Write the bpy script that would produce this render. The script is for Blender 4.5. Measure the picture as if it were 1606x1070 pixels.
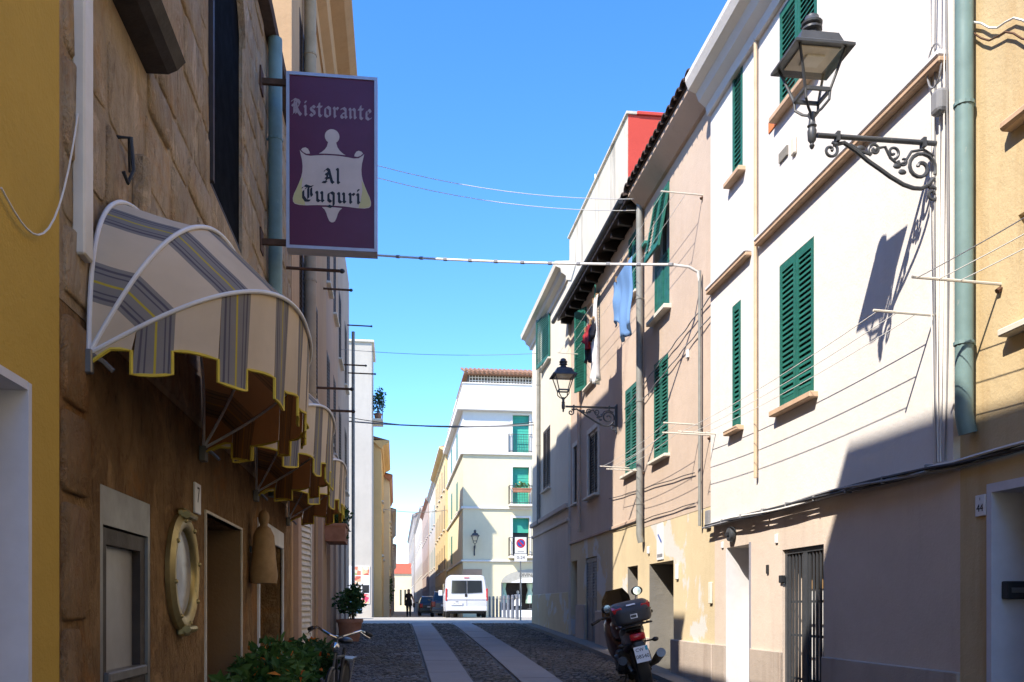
import bpy, bmesh, math, random
from mathutils import Matrix, Vector
random.seed(7)
for o in list(bpy.data.objects): bpy.data.objects.remove(o)
SC = bpy.context.scene; COL = SC.collection
R = math.radians; PI = math.pi

# ------------------------------------------------------------------ camera, sky, sun, exposure
FPX, VX, VY, EYE = 1420.0, 620.0, 952.0, 1.7
TH = math.atan((803 - VX) / FPX); CT, ST = math.cos(TH), math.sin(TH)
cd = bpy.data.cameras.new('camera'); cam = bpy.data.objects.new('camera', cd); COL.objects.link(cam)
cam.location = (0, 0, EYE); cam.rotation_euler = (R(90), 0, -TH)
cd.sensor_width = 36; cd.lens = 36 * FPX / 1606; cd.shift_y = (VY - 535) / 1606
cd.clip_start = .05; cd.clip_end = 2000
SC.camera = cam
LIGHT = Vector((1.0, .80, -1.34)).normalized()          # the way the sunlight travels
wd = bpy.data.worlds.new('World'); SC.world = wd; wd.use_nodes = True
nt = wd.node_tree; bg = nt.nodes['Background']
sky = nt.nodes.new('ShaderNodeTexSky'); sky.sky_type = 'NISHITA'; sky.sun_disc = False
sky.sun_elevation = math.asin(-LIGHT.z); sky.sun_rotation = math.atan2(-LIGHT.x, -LIGHT.y)
sky.air_density = .8; sky.dust_density = 0; sky.ozone_density = 3.0; sky.altitude = 0
hs = nt.nodes.new('ShaderNodeHueSaturation'); hs.inputs['Saturation'].default_value = 1.26; hs.inputs['Hue'].default_value = .506
nt.links.new(sky.outputs[0], hs.inputs['Color']); nt.links.new(hs.outputs[0], bg.inputs[0]); bg.inputs[1].default_value = .15
sd = bpy.data.lights.new('sun', 'SUN'); sd.energy = 3.0; sd.angle = R(.55); sd.color = (1, .92, .80)
sun = bpy.data.objects.new('sun', sd); COL.objects.link(sun)
sun.rotation_euler = LIGHT.to_track_quat('-Z', 'Y').to_euler(); sun.location = (-20, -16, 30)
SC.view_settings.view_transform = 'Standard'; SC.view_settings.look = 'None'
SC.view_settings.gamma = 1; SC.view_settings.exposure = 1.62
SC.render.resolution_x = 1024; SC.render.resolution_y = 682
SC.render.engine = 'CYCLES'

# ------------------------------------------------------------------ surveying: a picture point on a known wall plane -> place on that wall
XR, XL = 4.1, -1.4                                        # the two street fronts
def ratio(u): return math.tan(math.atan((u - 803) / FPX) + TH)
def RY(u, X=XR): return X / ratio(u)
def ZZ(u, v, Y):
    a = (u - 803) / FPX
    return EYE + (VY - v) / FPX * Y / (CT - a * ST)
def RZ(u, v, X=XR): return ZZ(u, v, RY(u, X))
def XY(u, Y): return ratio(u) * Y
GP = [(-30, -1.5), (0, 0), (6, .32), (13.5, .66), (17.5, .83), (25.5, 1.10), (28.5, 1.17), (43, 1.20), (57, 1.06), (110, .9), (900, .9)]
def G(y):
    for (a, p), (b, q) in zip(GP, GP[1:]):
        if y <= b: return p + (q - p) * (y - a) / (b - a)
    return GP[-1][1]

# ------------------------------------------------------------------ objects
WPOS = {}
def tag(o, label=None, cat=None, group=None, kind=None):
    if label: o['label'] = label
    if cat: o['category'] = cat
    if group: o['group'] = group
    if kind: o['kind'] = kind
    return o
def thing(name, label, cat, loc, group=None):
    o = bpy.data.objects.new(name, None); COL.objects.link(o); o.empty_display_size = .1
    o.location = loc; WPOS[o.name] = Vector(loc)
    return tag(o, label, cat, group)
class MB:
    def __init__(s, M=None): s.v = []; s.f = []; s.m = []; s.M = M or Matrix(); s.uv = []; s.mi = 0
    def add(s, vs, fs, uvs=None):
        n = len(s.v); M = s.M
        s.v += [M @ Vector(p) for p in vs]
        for i, f in enumerate(fs):
            s.f.append([n + k for k in f]); s.m.append(s.mi)
            s.uv.append(uvs[i] if uvs else None)
        return s
    def quad(s, a, b, c, d, uv=None): return s.add([a, b, c, d], [(0, 1, 2, 3)], [uv] if uv else None)
    def box(s, x0, x1, y0, y1, z0, z1):
        return s.add([(x0, y0, z0), (x1, y0, z0), (x1, y1, z0), (x0, y1, z0), (x0, y0, z1), (x1, y0, z1), (x1, y1, z1), (x0, y1, z1)],
                     [(0, 3, 2, 1), (4, 5, 6, 7), (0, 1, 5, 4), (1, 2, 6, 5), (2, 3, 7, 6), (3, 0, 4, 7)])
    def cbox(s, x0, x1, y0, y1, z0, z1, b=.01):
        bm = bmesh.new(); bmesh.ops.create_cube(bm, size=1)
        for v in bm.verts: v.co = Vector((x0 + (v.co.x + .5) * (x1 - x0), y0 + (v.co.y + .5) * (y1 - y0), z0 + (v.co.z + .5) * (z1 - z0)))
        b = min(b, .45 * min(abs(x1 - x0), abs(y1 - y0), abs(z1 - z0)))
        bmesh.ops.bevel(bm, geom=bm.edges[:], offset=b, segments=2 if b > .02 else 1, profile=.5, affect='EDGES')
        bm.verts.index_update()
        s.add([v.co.copy() for v in bm.verts], [[v.index for v in f.verts] for f in bm.faces]); bm.free(); return s
    def tube(s, pts, r, n=8, cap=True):
        pts = [Vector(p) for p in pts]; rr = r if isinstance(r, (list, tuple)) else [r] * len(pts)
        vs = []; fs = []; up = None
        for i, p in enumerate(pts):
            t = (pts[min(i + 1, len(pts) - 1)] - pts[max(i - 1, 0)])
            t = t.normalized() if t.length > 1e-9 else Vector((0, 0, 1))
            if up is None: up = t.orthogonal().normalized()
            else:
                up = up - t * up.dot(t); up = up.normalized() if up.length > 1e-6 else t.orthogonal().normalized()
            w = t.cross(up)
            for k in range(n):
                a = 2 * PI * k / n; vs.append(p + (up * math.cos(a) + w * math.sin(a)) * rr[i])
        for i in range(len(pts) - 1):
            for k in range(n): fs.append((i * n + k, i * n + (k + 1) % n, (i + 1) * n + (k + 1) % n, (i + 1) * n + k))
        if cap: fs.append(tuple(range(n - 1, -1, -1))); fs.append(tuple(range((len(pts) - 1) * n, len(pts) * n)))
        return s.add(vs, fs)
    def prism(s, out, y0, y1, ax='xz'):          # outline in x,z pushed along y (or x,y along z; or y,z along x)
        n = len(out)
        g = {'xz': lambda p, d: (p[0], d, p[1]), 'xy': lambda p, d: (p[0], p[1], d), 'yz': lambda p, d: (d, p[0], p[1])}[ax]
        vs = [g(p, y0) for p in out] + [g(p, y1) for p in out]
        return s.add(vs, [tuple(range(n)), tuple(range(2 * n - 1, n - 1, -1))] + [(i, i + n, (i + 1) % n + n, (i + 1) % n) for i in range(n)])
    def lathe(s, prof, c=(0, 0, 0), n=16, ax='z'):
        vs = []; fs = []
        for r, h in prof:
            for k in range(n):
                a = 2 * PI * k / n; x, y = r * math.cos(a), r * math.sin(a)
                p = {'z': (x, y, h), 'x': (h, x, y), 'y': (x, h, y)}[ax]
                vs.append((c[0] + p[0], c[1] + p[1], c[2] + p[2]))
        for i in range(len(prof) - 1):
            for k in range(n): fs.append((i * n + k, i * n + (k + 1) % n, (i + 1) * n + (k + 1) % n, (i + 1) * n + k))
        if prof[0][0] > 1e-5: fs.append(tuple(range(n - 1, -1, -1)))
        if prof[-1][0] > 1e-5: fs.append(tuple(range((len(prof) - 1) * n, len(prof) * n)))
        return s.add(vs, fs)
    def ball(s, c, r, n=12, m=8):
        r = r if isinstance(r, (tuple, list)) else (r, r, r); vs = []; fs = []
        for i in range(m + 1):
            a = PI * i / m
            for k in range(n):
                b = 2 * PI * k / n; vs.append((c[0] + r[0] * math.sin(a) * math.cos(b), c[1] + r[1] * math.sin(a) * math.sin(b), c[2] + r[2] * math.cos(a)))
        for i in range(m):
            for k in range(n): fs.append((i * n + k, (i + 1) * n + k, (i + 1) * n + (k + 1) % n, i * n + (k + 1) % n))
        return s.add(vs, fs)
    def build(s, name, mat, parent=None, smooth=False, origin=None, fixn=True, merge=0, bev=0, sub=0):
        vs = s.v
        if origin is None:
            lo = [min(v[i] for v in vs) for i in range(3)]; hi = [max(v[i] for v in vs) for i in range(3)]
            origin = Vector(((lo[0] + hi[0]) / 2, (lo[1] + hi[1]) / 2, lo[2]))
        origin = Vector(origin)
        me = bpy.data.meshes.new(name); me.from_pydata([v - origin for v in vs], [], s.f)
        mats = mat if isinstance(mat, (list, tuple)) else [mat]
        for m in mats: me.materials.append(m)
        me.polygons.foreach_set('material_index', s.m)
        if any(s.uv):
            L = me.uv_layers.new(name='uv')
            for p, u in zip(me.polygons, s.uv):
                if u:
                    for k, li in enumerate(p.loop_indices): L.data[li].uv = u[k]
        if fixn or merge:
            bm = bmesh.new(); bm.from_mesh(me)
            if merge: bmesh.ops.remove_doubles(bm, verts=bm.verts, dist=merge)
            if fixn: bmesh.ops.recalc_face_normals(bm, faces=bm.faces)
            bm.to_mesh(me); bm.free()
        if smooth:
            me.shade_smooth()
            if smooth != 'all': me.set_sharp_from_angle(angle=R(40))
        me.update()
        o = bpy.data.objects.new(name, me); COL.objects.link(o)
        if bev:
            b = o.modifiers.new('bevel', 'BEVEL'); b.width = bev; b.segments = 2; b.limit_method = 'ANGLE'; b.angle_limit = R(35)
        if sub:
            b = o.modifiers.new('sub', 'SUBSURF'); b.levels = sub; b.render_levels = sub
        WPOS[o.name] = origin
        if parent is not None:
            o.parent = parent; o.location = origin - WPOS[parent.name]
        else: o.location = origin
        return o
def place_copy(src, loc, parent, name=None, rot=None, scale=None):
    c = src.copy(); COL.objects.link(c); c.parent = parent
    c.location = Vector(loc) - (WPOS[parent.name] if parent else Vector((0, 0, 0)))
    if rot: c.rotation_euler = rot
    if scale: c.scale = scale
    WPOS[c.name] = Vector(loc); return c
def frame(o, x, y, z=(0, 0, 1)):
    x, y, z = Vector(x), Vector(y), Vector(z)
    return Matrix(((x.x, y.x, z.x, o[0]), (x.y, y.y, z.y, o[1]), (x.z, y.z, z.z, o[2]), (0, 0, 0, 1)))
FR = frame((XR, 0, 0), (0, 1, 0), (-1, 0, 0))          # along = world Y, out = towards the street
FL = frame((XL, 0, 0), (0, 1, 0), (1, 0, 0))
def FF(Y): return frame((0, Y, 0), (1, 0, 0), (0, -1, 0))   # a front that faces down the street
TXT_R = lambda p: frame(p, (0, -1, 0), (0, 0, 1), (-1, 0, 0))
TXT_L = lambda p: frame(p, (0, 1, 0), (0, 0, 1), (1, 0, 0))
TXT_F = lambda p: frame(p, (1, 0, 0), (0, 0, 1), (0, -1, 0))
def text(body, size, M, mat, parent, name='lettering', align='CENTER', shear=0):
    cu = bpy.data.curves.new(name, 'FONT'); cu.body = body; cu.size = size; cu.align_x = align; cu.align_y = 'CENTER'; cu.extrude = .0006
    cu.resolution_u = 3
    t = bpy.data.objects.new('tmp', cu); COL.objects.link(t)
    dg = bpy.context.evaluated_depsgraph_get(); me = bpy.data.meshes.new_from_object(t.evaluated_get(dg))
    bpy.data.objects.remove(t); me.name = name
    me.transform(M.to_3x3().to_4x4()); me.materials.clear(); me.materials.append(mat)
    o = bpy.data.objects.new(name, me); COL.objects.link(o); p = M.translation.copy()
    WPOS[o.name] = p; o.parent = parent; o.location = p - (WPOS[parent.name] if parent else Vector((0, 0, 0)))
    return o

# ------------------------------------------------------------------ materials
MATS = {}
class NG:
    def __init__(s, name):
        s.mat = bpy.data.materials.new(name); s.mat.use_nodes = True; s.t = s.mat.node_tree; s.b = s.t.nodes['Principled BSDF']
        s.out = s.t.nodes['Material Output']
    def n(s, typ, **k):
        x = s.t.nodes.new('ShaderNode' + typ)
        for a, v in k.items():
            if a.startswith('i_'): x.inputs[a[2:].replace('_', ' ')].default_value = v
            else: setattr(x, a, v)
        return x
    def l(s, a, b): s.t.links.new(a, b)
    def pos(s, sc=(1, 1, 1), obj=False):
        if obj: src = s.n('TexCoord').outputs['Object']
        else: src = s.n('NewGeometry').outputs['Position']
        m = s.n('Mapping'); m.inputs['Scale'].default_value = sc; s.l(src, m.inputs[0]); return m.outputs[0]
    def noise(s, sc=(1, 1, 1), scale=1, detail=5, rough=.55, obj=False, dist=0):
        x = s.n('TexNoise'); x.inputs['Scale'].default_value = scale; x.inputs['Detail'].default_value = detail; x.inputs['Roughness'].default_value = rough
        x.inputs['Distortion'].default_value = dist
        s.l(s.pos(sc, obj), x.inputs['Vector']); return x.outputs[0]
    def ramp(s, v, a, b, lo=0, hi=1):
        x = s.n('MapRange'); x.inputs['From Min'].default_value = a; x.inputs['From Max'].default_value = b
        x.inputs['To Min'].default_value = lo; x.inputs['To Max'].default_value = hi; s.l(v, x.inputs[0]); return x.outputs[0]
    def mix(s, f, a, b):
        x = s.n('Mix'); x.data_type = 'RGBA'
        for i, v in ((0, f), (6, a), (7, b)):
            if hasattr(v, 'is_linked'): s.l(v, x.inputs[i])
            else: x.inputs[i].default_value = v if i == 0 else (*v[:3], 1)
        return x.outputs[2]
    def bump(s, h, st=.3, d=.02):
        x = s.n('Bump'); x.inputs['Strength'].default_value = st; x.inputs['Distance'].default_value = d
        s.l(h, x.inputs['Height']); s.l(x.outputs[0], s.b.inputs['Normal'])
    def fin(s, col=None, rough=.8, metal=0, spec=None):
        if col is not None:
            if hasattr(col, 'is_linked'): s.l(col, s.b.inputs['Base Color'])
            else: s.b.inputs['Base Color'].default_value = (*col[:3], 1)
        if hasattr(rough, 'is_linked'): s.l(rough, s.b.inputs['Roughness'])
        else: s.b.inputs['Roughness'].default_value = rough
        s.b.inputs['Metallic'].default_value = metal
        if spec is not None: s.b.inputs['Specular IOR Level'].default_value = spec
        return s.mat
def mul(c, k): return tuple(min(1, x * k) for x in c)
def plaster(name, col, blot=.22, streak=.2, bump=.25, patch=None, patch_at=.62, grain=1, dirt=None):
    g = NG(name); dirt = dirt or mul(col, .55)
    big = g.noise((1, 1, 1), .55, 6, .6); c = g.mix(g.ramp(big, .35, .7), col, mul(col, 1 - blot))
    st = g.noise((2.2, 2.2, .22), 1.3, 6, .65); c = g.mix(g.ramp(st, .52, .78, 0, streak * 1.4), c, dirt)
    md = g.noise((1, 1, 1), 4.5, 5, .65); c = g.mix(g.ramp(md, .35, .75, 0, .18), c, mul(col, .72))
    if patch:
        pn = g.noise((1, 1, 1), .8, 7, .62, dist=.4); c = g.mix(g.ramp(pn, patch_at, patch_at + .025), c, patch)
    fine = g.noise((1, 1, 1), 55, 4, .6); mid = g.noise((1, 1, 1), 7, 5, .6)
    x = g.n('Math'); x.operation = 'MULTIPLY_ADD'; g.l(mid, x.inputs[0]); x.inputs[1].default_value = 2.2; g.l(fine, x.inputs[2])
    g.bump(x.outputs[0], bump, .012 * grain)
    return g.fin(c, .92, spec=.15)
def stone(name, col, col2, dark, bump=.5, obj=True, var=.25):
    g = NG(name)
    inf = g.n('ObjectInfo'); big = g.noise((1, 1, 1), 2.3, 6, .65)
    c = g.mix(g.ramp(big, .3, .7), col, col2)
    c = g.mix(g.ramp(inf.outputs['Random'], 0, 1, 0, var * 2), c, mul(col, .62))
    pit = g.noise((1, 1, .45), 9, 6, .7, dist=.5); c = g.mix(g.ramp(pit, .56, .72, 0, .75), c, dark)
    lite = g.noise((1, 1, 1), 3.1, 6, .65, dist=.8); c = g.mix(g.ramp(lite, .56, .68, 0, .6), c, mul(col, 1.4))
    blo = g.noise((1, 1.6, .8), 3.4, 8, .7, dist=1.6); c = g.mix(g.ramp(blo, .53, .62, 0, .55), c, mul(dark, 2.6))
    org = g.noise((1, 1, 1), 1.7, 6, .65, dist=.6); c = g.mix(g.ramp(org, .56, .66, 0, .55), c, (col[0] * .95, col[1] * .68, col[2] * .42))
    fine = g.noise((1, 1, .6), 26, 6, .65); x = g.n('Math'); x.operation = 'MULTIPLY_ADD'; g.l(pit, x.inputs[0]); x.inputs[1].default_value = -2; g.l(fine, x.inputs[2])
    y = g.n('Math'); y.operation = 'MULTIPLY_ADD'; g.l(blo, y.inputs[0]); y.inputs[1].default_value = -3; g.l(x.outputs[0], y.inputs[2])
    g.bump(y.outputs[0], bump, .045)
    return g.fin(c, .92, spec=.15)
def paint(name, col, rough=.5, var=.18, metal=0, bump=.05, obj=True, wear=None, spec=.4):
    g = NG(name); a = g.noise((1, 1, 1), 6, 5, .6, obj); c = g.mix(g.ramp(a, .35, .7), col, mul(col, 1 - var))
    if wear:
        w = g.noise((1, 1, .5), 16, 6, .7, obj); c = g.mix(g.ramp(w, .62, .72, 0, .8), c, wear)
    b = g.noise((1, 1, 1), 60, 3, .5, obj); g.bump(b, bump, .004)
    r = g.ramp(a, .3, .7, rough * .85, min(1, rough * 1.15))
    return g.fin(c, r, metal, spec)
def glass(name, col=(.02, .025, .03), rough=.06):
    g = NG(name); a = g.noise((1, 1, 1), 1.3, 2); g.bump(a, .05, .02); return g.fin(col, rough, 0, .6)
m = {}
m['green'] = paint('green_shutter_paint', (.018, .145, .105), .5, .35, wear=(.10, .21, .17))
m['green_pale'] = paint('faded_green_paint', (.035, .20, .16), .6, .25, wear=(.18, .3, .26))
m['green_bright'] = paint('mint_blind', (.05, .38, .27), .6, .15)
m['pipe_green'] = paint('grey_green_pipe_paint', (.17, .265, .26), .55, .2, wear=(.3, .33, .3))
m['pipe_beige'] = paint('beige_pipe_paint', (.60, .45, .30), .6, .2)
m['pipe_tan'] = paint('tan_pipe_paint', (.36, .27, .17), .65, .2)
m['pipe_grey'] = paint('grey_pipe_paint', (.26, .26, .24), .6, .25)
m['iron'] = paint('dark_iron', (.035, .037, .042), .5, .3, .3)
m['lamp_iron'] = paint('lamp_iron_paint', (.075, .08, .09), .45, .3, .2, wear=(.16, .15, .14))
m['rust'] = paint('rusty_iron', (.11, .055, .03), .8, .4, .2)
m['white_pvc'] = paint('white_trunking_plastic', (.72, .68, .6), .5, .12)
m['white_paint'] = paint('white_door_paint', (.74, .73, .74), .55, .1)
m['lilac_paint'] = paint('lilac_white_paint', (.62, .62, .68), .6, .1)
m['sill'] = paint('pale_stone_sill', (.7, .64, .54), .8, .2)
m['sill_brown'] = paint('terracotta_sill', (.60, .41, .27), .85, .25)
m['cable_black'] = paint('black_cable', (.04, .04, .045), .6, .2)
m['cable_grey'] = paint('grey_cable', (.25, .25, .26), .6, .2)
m['cable_white'] = paint('white_cable', (.72, .7, .66), .6, .1)
m['dark'] = paint('dark_interior', (.012, .011, .011), .9, .2)
m['pane'] = glass('window_glass')
m['pane_grey'] = paint('grey_frosted_pane', (.32, .315, .31), .35, .12)
m['wood_dark'] = paint('dark_wood', (.035, .025, .02), .6, .35, bump=.25)
m['wood_brown'] = paint('brown_wood_door', (.085, .05, .028), .65, .3, bump=.25)
m['wood_tan'] = paint('carved_tan_wood', (.36, .22, .10), .7, .35, bump=.3)
m['brass'] = paint('aged_brass', (.45, .36, .16), .42, .35, .75, wear=(.16, .17, .08))
m['steel'] = paint('worn_steel', (.22, .215, .21), .4, .2, .6)
m['alu'] = paint('aluminium_frame', (.42, .41, .46), .42, .12, .35)
m['terracotta'] = paint('terracotta', (.42, .19, .11), .85, .3)
m['rubber'] = paint('black_rubber', (.018, .018, .019), .75, .2)
m['plastic_black'] = paint('black_plastic', (.025, .025, .027), .45, .2)
m['plate'] = paint('white_plate', (.75, .75, .76), .4, .06)
m['ink'] = paint('black_ink', (.015, .015, .018), .6, .1)
m['red_lens'] = paint('red_lens', (.45, .015, .02), .2, .1)
m['orange_lens'] = paint('amber_lens', (.8, .22, .02), .25, .1)
m['blue_print'] = paint('blue_print', (.02, .09, .42), .4, .1)
m['red_print'] = paint('red_print', (.55, .02, .03), .4, .1)
m['tile'] = paint('old_roof_tile', (.30, .16, .095), .9, .45, bump=.4, wear=(.14, .11, .08))
m['tile_dark'] = paint('grimy_roof_tile', (.075, .05, .04), .9, .4, bump=.4)
m['leaf'] = None
def leafmat(name, a, b):
    g = NG(name); i = g.n('NewGeometry'); c = g.mix(i.outputs['Random Per Island'], a, b)
    g.fin(c, .6, 0, .3)
    tr = g.n('BsdfTranslucent'); g.l(c, tr.inputs[0]); mx = g.n('MixShader'); mx.inputs[0].default_value = .25
    g.l(g.b.outputs[0], mx.inputs[1]); g.l(tr.outputs[0], mx.inputs[2]); g.l(mx.outputs[0], g.out.inputs[0]); return g.mat
m['leaf'] = leafmat('green_leaves', (.03, .09, .018), (.09, .17, .035))
m['leaf2'] = leafmat('dark_leaves', (.02, .06, .015), (.05, .11, .03))
m['petal'] = leafmat('orange_petals', (.6, .08, .02), (.75, .25, .03))
m['petal_y'] = leafmat('yellow_petals', (.75, .5, .03), (.8, .3, .05))

# ------------------------------------------------------------------ generic house pieces
def facade(mb, s0, s1, z0, z1, ops, d=0.0, skip=()):
    ss = sorted({s0, s1, *[x for o in ops for x in (o[0], o[1]) if s0 < x < s1]})
    zs = sorted({z0, z1, *[x for o in ops for x in (o[2], o[3]) if z0 < x < z1]})
    for a, b in zip(ss, ss[1:]):
        for c, e in zip(zs, zs[1:]):
            x, y = (a + b) / 2, (c + e) / 2
            if any(o[0] < x < o[1] and o[2] < y < o[3] for o in ops): continue
            mb.quad((a, d, c), (b, d, c), (b, d, e), (a, d, e))
    for o in ops:
        a, b, c, e, dp = o[:5]; c2 = max(c, z0); e2 = min(e, z1)
        if e2 <= c2 or b <= s0 or a >= s1: continue
        mb.quad((a, d, c2), (a, d - dp, c2), (a, d - dp, e2), (a, d, e2)); mb.quad((b, d, c2), (b, d - dp, c2), (b, d - dp, e2), (b, d, e2))
        if e <= z1: mb.quad((a, d, e), (b, d, e), (b, d - dp, e), (a, d - dp, e))
        if c >= z0: mb.quad((a, d, c), (b, d, c), (b, d - dp, c), (a, d - dp, c))
def shell(mb, s0, s1, z0, z1, dep, d=0.0, top=True):
    mb.quad((s0, d, z0), (s0, -dep, z0), (s0, -dep, z1), (s0, d, z1)); mb.quad((s1, d, z0), (s1, -dep, z0), (s1, -dep, z1), (s1, d, z1))
    mb.quad((s0, -dep, z0), (s1, -dep, z0), (s1, -dep, z1), (s0, -dep, z1))
    if top: mb.quad((s0, d, z1), (s1, d, z1), (s1, -dep, z1), (s0, -dep, z1))
def shutter_leaf(name, parent, M, w, h, mat, pitch=.055, solid=0.0, midrail=True):
    """louvred leaf: local x 0..w, y 0..-.035 thick, z 0..h; solid = height of the plain panel at the foot"""
    b = MB(M); st = .055; t = .035
    b.box(0, st, 0, t, 0, h); b.box(w - st, w, 0, t, 0, h); b.box(st, w - st, .002, t - .002, 0, .09); b.box(st, w - st, .002, t - .002, h - .08, h)
    z = .09
    if solid: b.box(st, w - st, .008, t - .01, .09, solid); b.box(st, w - st, .002, t - .002, solid, solid + .06); z = solid + .06
    n = max(3, int((h - .08 - z) / pitch)); p = (h - .08 - z) / n
    for i in range(n):
        a = z + p * (i + .12); q = .62 * p
        b.add([(st, t - .004, a), (w - st, t - .004, a), (w - st, .004, a + p * .85), (st, .004, a + p * .85),
               (st, t - .004, a + q * .3), (w - st, t - .004, a + q * .3), (w - st, .004, a + p * .85 + q * .3), (st, .004, a + p * .85 + q * .3)],
              [(0, 1, 2, 3), (7, 6, 5, 4), (0, 4, 5, 1), (3, 2, 6, 7), (0, 3, 7, 4), (1, 5, 6, 2)])
    return b.build(name, mat, parent, fixn=False)
def sub(F, s, d, z, ang=0.0, flip=1, tilt=0.0):
    """frame hung on a wall frame: hinge at (s,d,z); flip=-1 makes the leaf run the other way; ang swings it out, tilt lifts its foot"""
    return F @ Matrix.Translation((s, d, z)) @ Matrix.Diagonal((flip, 1, 1, 1)) @ Matrix.Rotation(ang, 4, 'Z') @ Matrix.Rotation(tilt, 4, 'X')
def window(parent, F, s0, s1, z0, z1, dep=.18, leaves=2, mat=None, ang=(0, 0), sill=None, sill_h=.05, sill_out=.09, pitch=.055, solid=0, d=0.0, inset=.03, frame_mat=None, leafw=None):
    mat = mat or m['green']
    w = MB(F); w.box(s0, s1, d - dep - .03, d - dep, z0, z1)
    wo = w.build('window', m['pane'], parent)
    f = MB(F); fw = .05; mid = (s0 + s1) / 2
    for a, b, c, e in ((s0, s0 + fw, z0, z1), (s1 - fw, s1, z0, z1), (s0 + fw, s1 - fw, z0, z0 + fw), (s0 + fw, s1 - fw, z1 - fw, z1), (mid - .03, mid + .03, z0 + fw, z1 - fw)):
        f.box(a, b, d - dep + .001, d - dep + .035, c, e)
    f.build('frame', frame_mat or m['white_paint'], wo)
    g = .004
    if leaves == 2:
        hw = leafw or (s1 - s0) / 2 - g
        shutter_leaf('shutter', wo, sub(F, s0, d - inset, z0 + .01, ang[0]), hw, z1 - z0 - .02, mat, pitch, solid)
        shutter_leaf('shutter', wo, sub(F, s1, d - inset, z0 + .01, ang[1], -1), hw, z1 - z0 - .02, mat, pitch, solid)
    elif leaves == 1:
        shutter_leaf('shutter', wo, sub(F, s0, d - inset, z0 + .01, ang[0]), s1 - s0, z1 - z0 - .02, mat, pitch, solid)
    if sill: MB(F).cbox(s0 - .09, s1 + .09, d - .1, d + sill_out, z0 - sill_h, z0 - .001, .008).build('sill', sill, wo)
    return wo
def pipe(parent, F, s, z0, z1, mat, r=.05, d=.07, foot=0, clamps=True, name='downpipe'):
    p = MB(F); pts = [(s, d, z1), (s, d, z0)]
    if foot: pts += [(s, d - .01, z0 - .06), (s, d - foot, z0 - .14)]
    p.tube(pts, r, 12); o = p.build(name, mat, parent, smooth=True)
    if clamps:
        z = z0 + .5
        while z < z1 - .3:
            c = MB(F); c.lathe([(r + .002, -.012), (r + .009, -.012), (r + .009, .012), (r + .002, .012)], (s, d, z), 12); c.box(s - .01, s + .01, 0, d - r, z - .01, z + .01)
            c.build('pipe_clamp', mat, o); z += 1.7
    return o
def roof_tiles(parent, F, s0, s1, d0, d1, z0, z1, mat, step=.2):
    """one cover tile per object along the eave, running back up the slope"""
    n = int((s1 - s0) / step); st = (s1 - s0) / n; L = math.hypot(d1 - d0, z1 - z0)
    src = None
    for i in range(n):
        c = s0 + st * (i + .5)
        P = F @ Vector((c, d0, z0))
        if src is None:
            b = MB(F); prof = [(math.cos(a) * st * .56, math.sin(a) * st * .45) for a in [PI * k / 6 for k in range(7)]]
            vs = []; fs = []
            for (dd, zz, k) in ((d0, z0, 1.0), (d1, z1, .9)):
                for x, y in prof: vs.append((c + x * k, dd, zz + y * k))
                for x, y in reversed(prof): vs.append((c + x * k * .86, dd, zz + y * k * .82))
            N = 14
            for k in range(N): fs.append((k, (k + 1) % N, N + (k + 1) % N, N + k))
            fs.append(tuple(range(N))); fs.append(tuple(range(2 * N - 1, N - 1, -1)))
            b.add(vs, fs); src = b.build('roof_tile', mat, parent, origin=P)
        else: place_copy(src, P + Vector((0, 0, random.uniform(-.006, .006))), parent)

# ------------------------------------------------------------------ the ground
def cobble_mat():
    g = NG('dark_cobbles'); v = g.n('TexVoronoi'); v.inputs['Scale'].default_value = 9; g.l(g.pos(), v.inputs['Vector'])
    c = g.mix(v.outputs['Color'], (.05, .045, .042), (.115, .10, .092)); n = g.noise((1, 1, 1), 2.2, 5); c = g.mix(g.ramp(n, .35, .7, 0, .6), c, (.07, .062, .045))
    g.bump(v.outputs['Distance'], -.5, .03); return g.fin(c, .75, spec=.35)
def sett_mat():
    g = NG('basalt_setts'); i = g.n('NewGeometry'); c = g.mix(i.outputs['Random Per Island'], (.038, .034, .034), (.13, .112, .10))
    n = g.noise((1, 1, 1), 1.1, 5); c = g.mix(g.ramp(n, .45, .7, 0, .55), c, (.085, .075, .045)); f = g.noise((1, 1, 1), 40, 4); g.bump(f, .4, .01)
    return g.fin(c, g.ramp(n, .3, .7, .5, .8), spec=.4)
m['cobble'] = cobble_mat(); m['sett'] = sett_mat()
m['slab'] = plaster('grey_granite_slab', (.30, .30, .31), .2, .05, .3, dirt=(.16, .15, .14))
m['kerb'] = plaster('worn_kerb_stone', (.24, .225, .20), .25, .1, .4)
m['paving'] = plaster('pale_street_paving', (.40, .375, .33), .25, .0, .3)
b = MB(); ys = [p[0] for p in GP]; ys = sorted(set(ys + list(range(-10, 30, 2))))
for a, c in zip(ys, ys[1:]): b.quad((-300, a, G(a)), (300, a, G(a)), (300, c, G(c)), (-300, c, G(c)))
road = tag(b.build('road', m['cobble'], origin=(0, 0, 0)), 'dark cobbled street climbing gently between the houses', kind='structure')
WPOS[road.name] = Vector((0, 0, 0))
b = MB(); ys = [28.6] + [p[0] for p in GP if p[0] > 28.6]
for a, c in zip(ys, ys[1:]): b.quad((-300, a, G(a) + .006), (300, a, G(a) + .006), (300, c, G(c) + .006), (-300, c, G(c) + .006))
tag(b.build('pavement', m['paving'], origin=(0, 28, 0)), 'pale sunlit paving of the street crossing and beyond', kind='structure')
S1, S2 = (.50, 1.08), (1.76, 2.34)
b = MB(); y = 9.6; rnd = random.Random(3)
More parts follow.
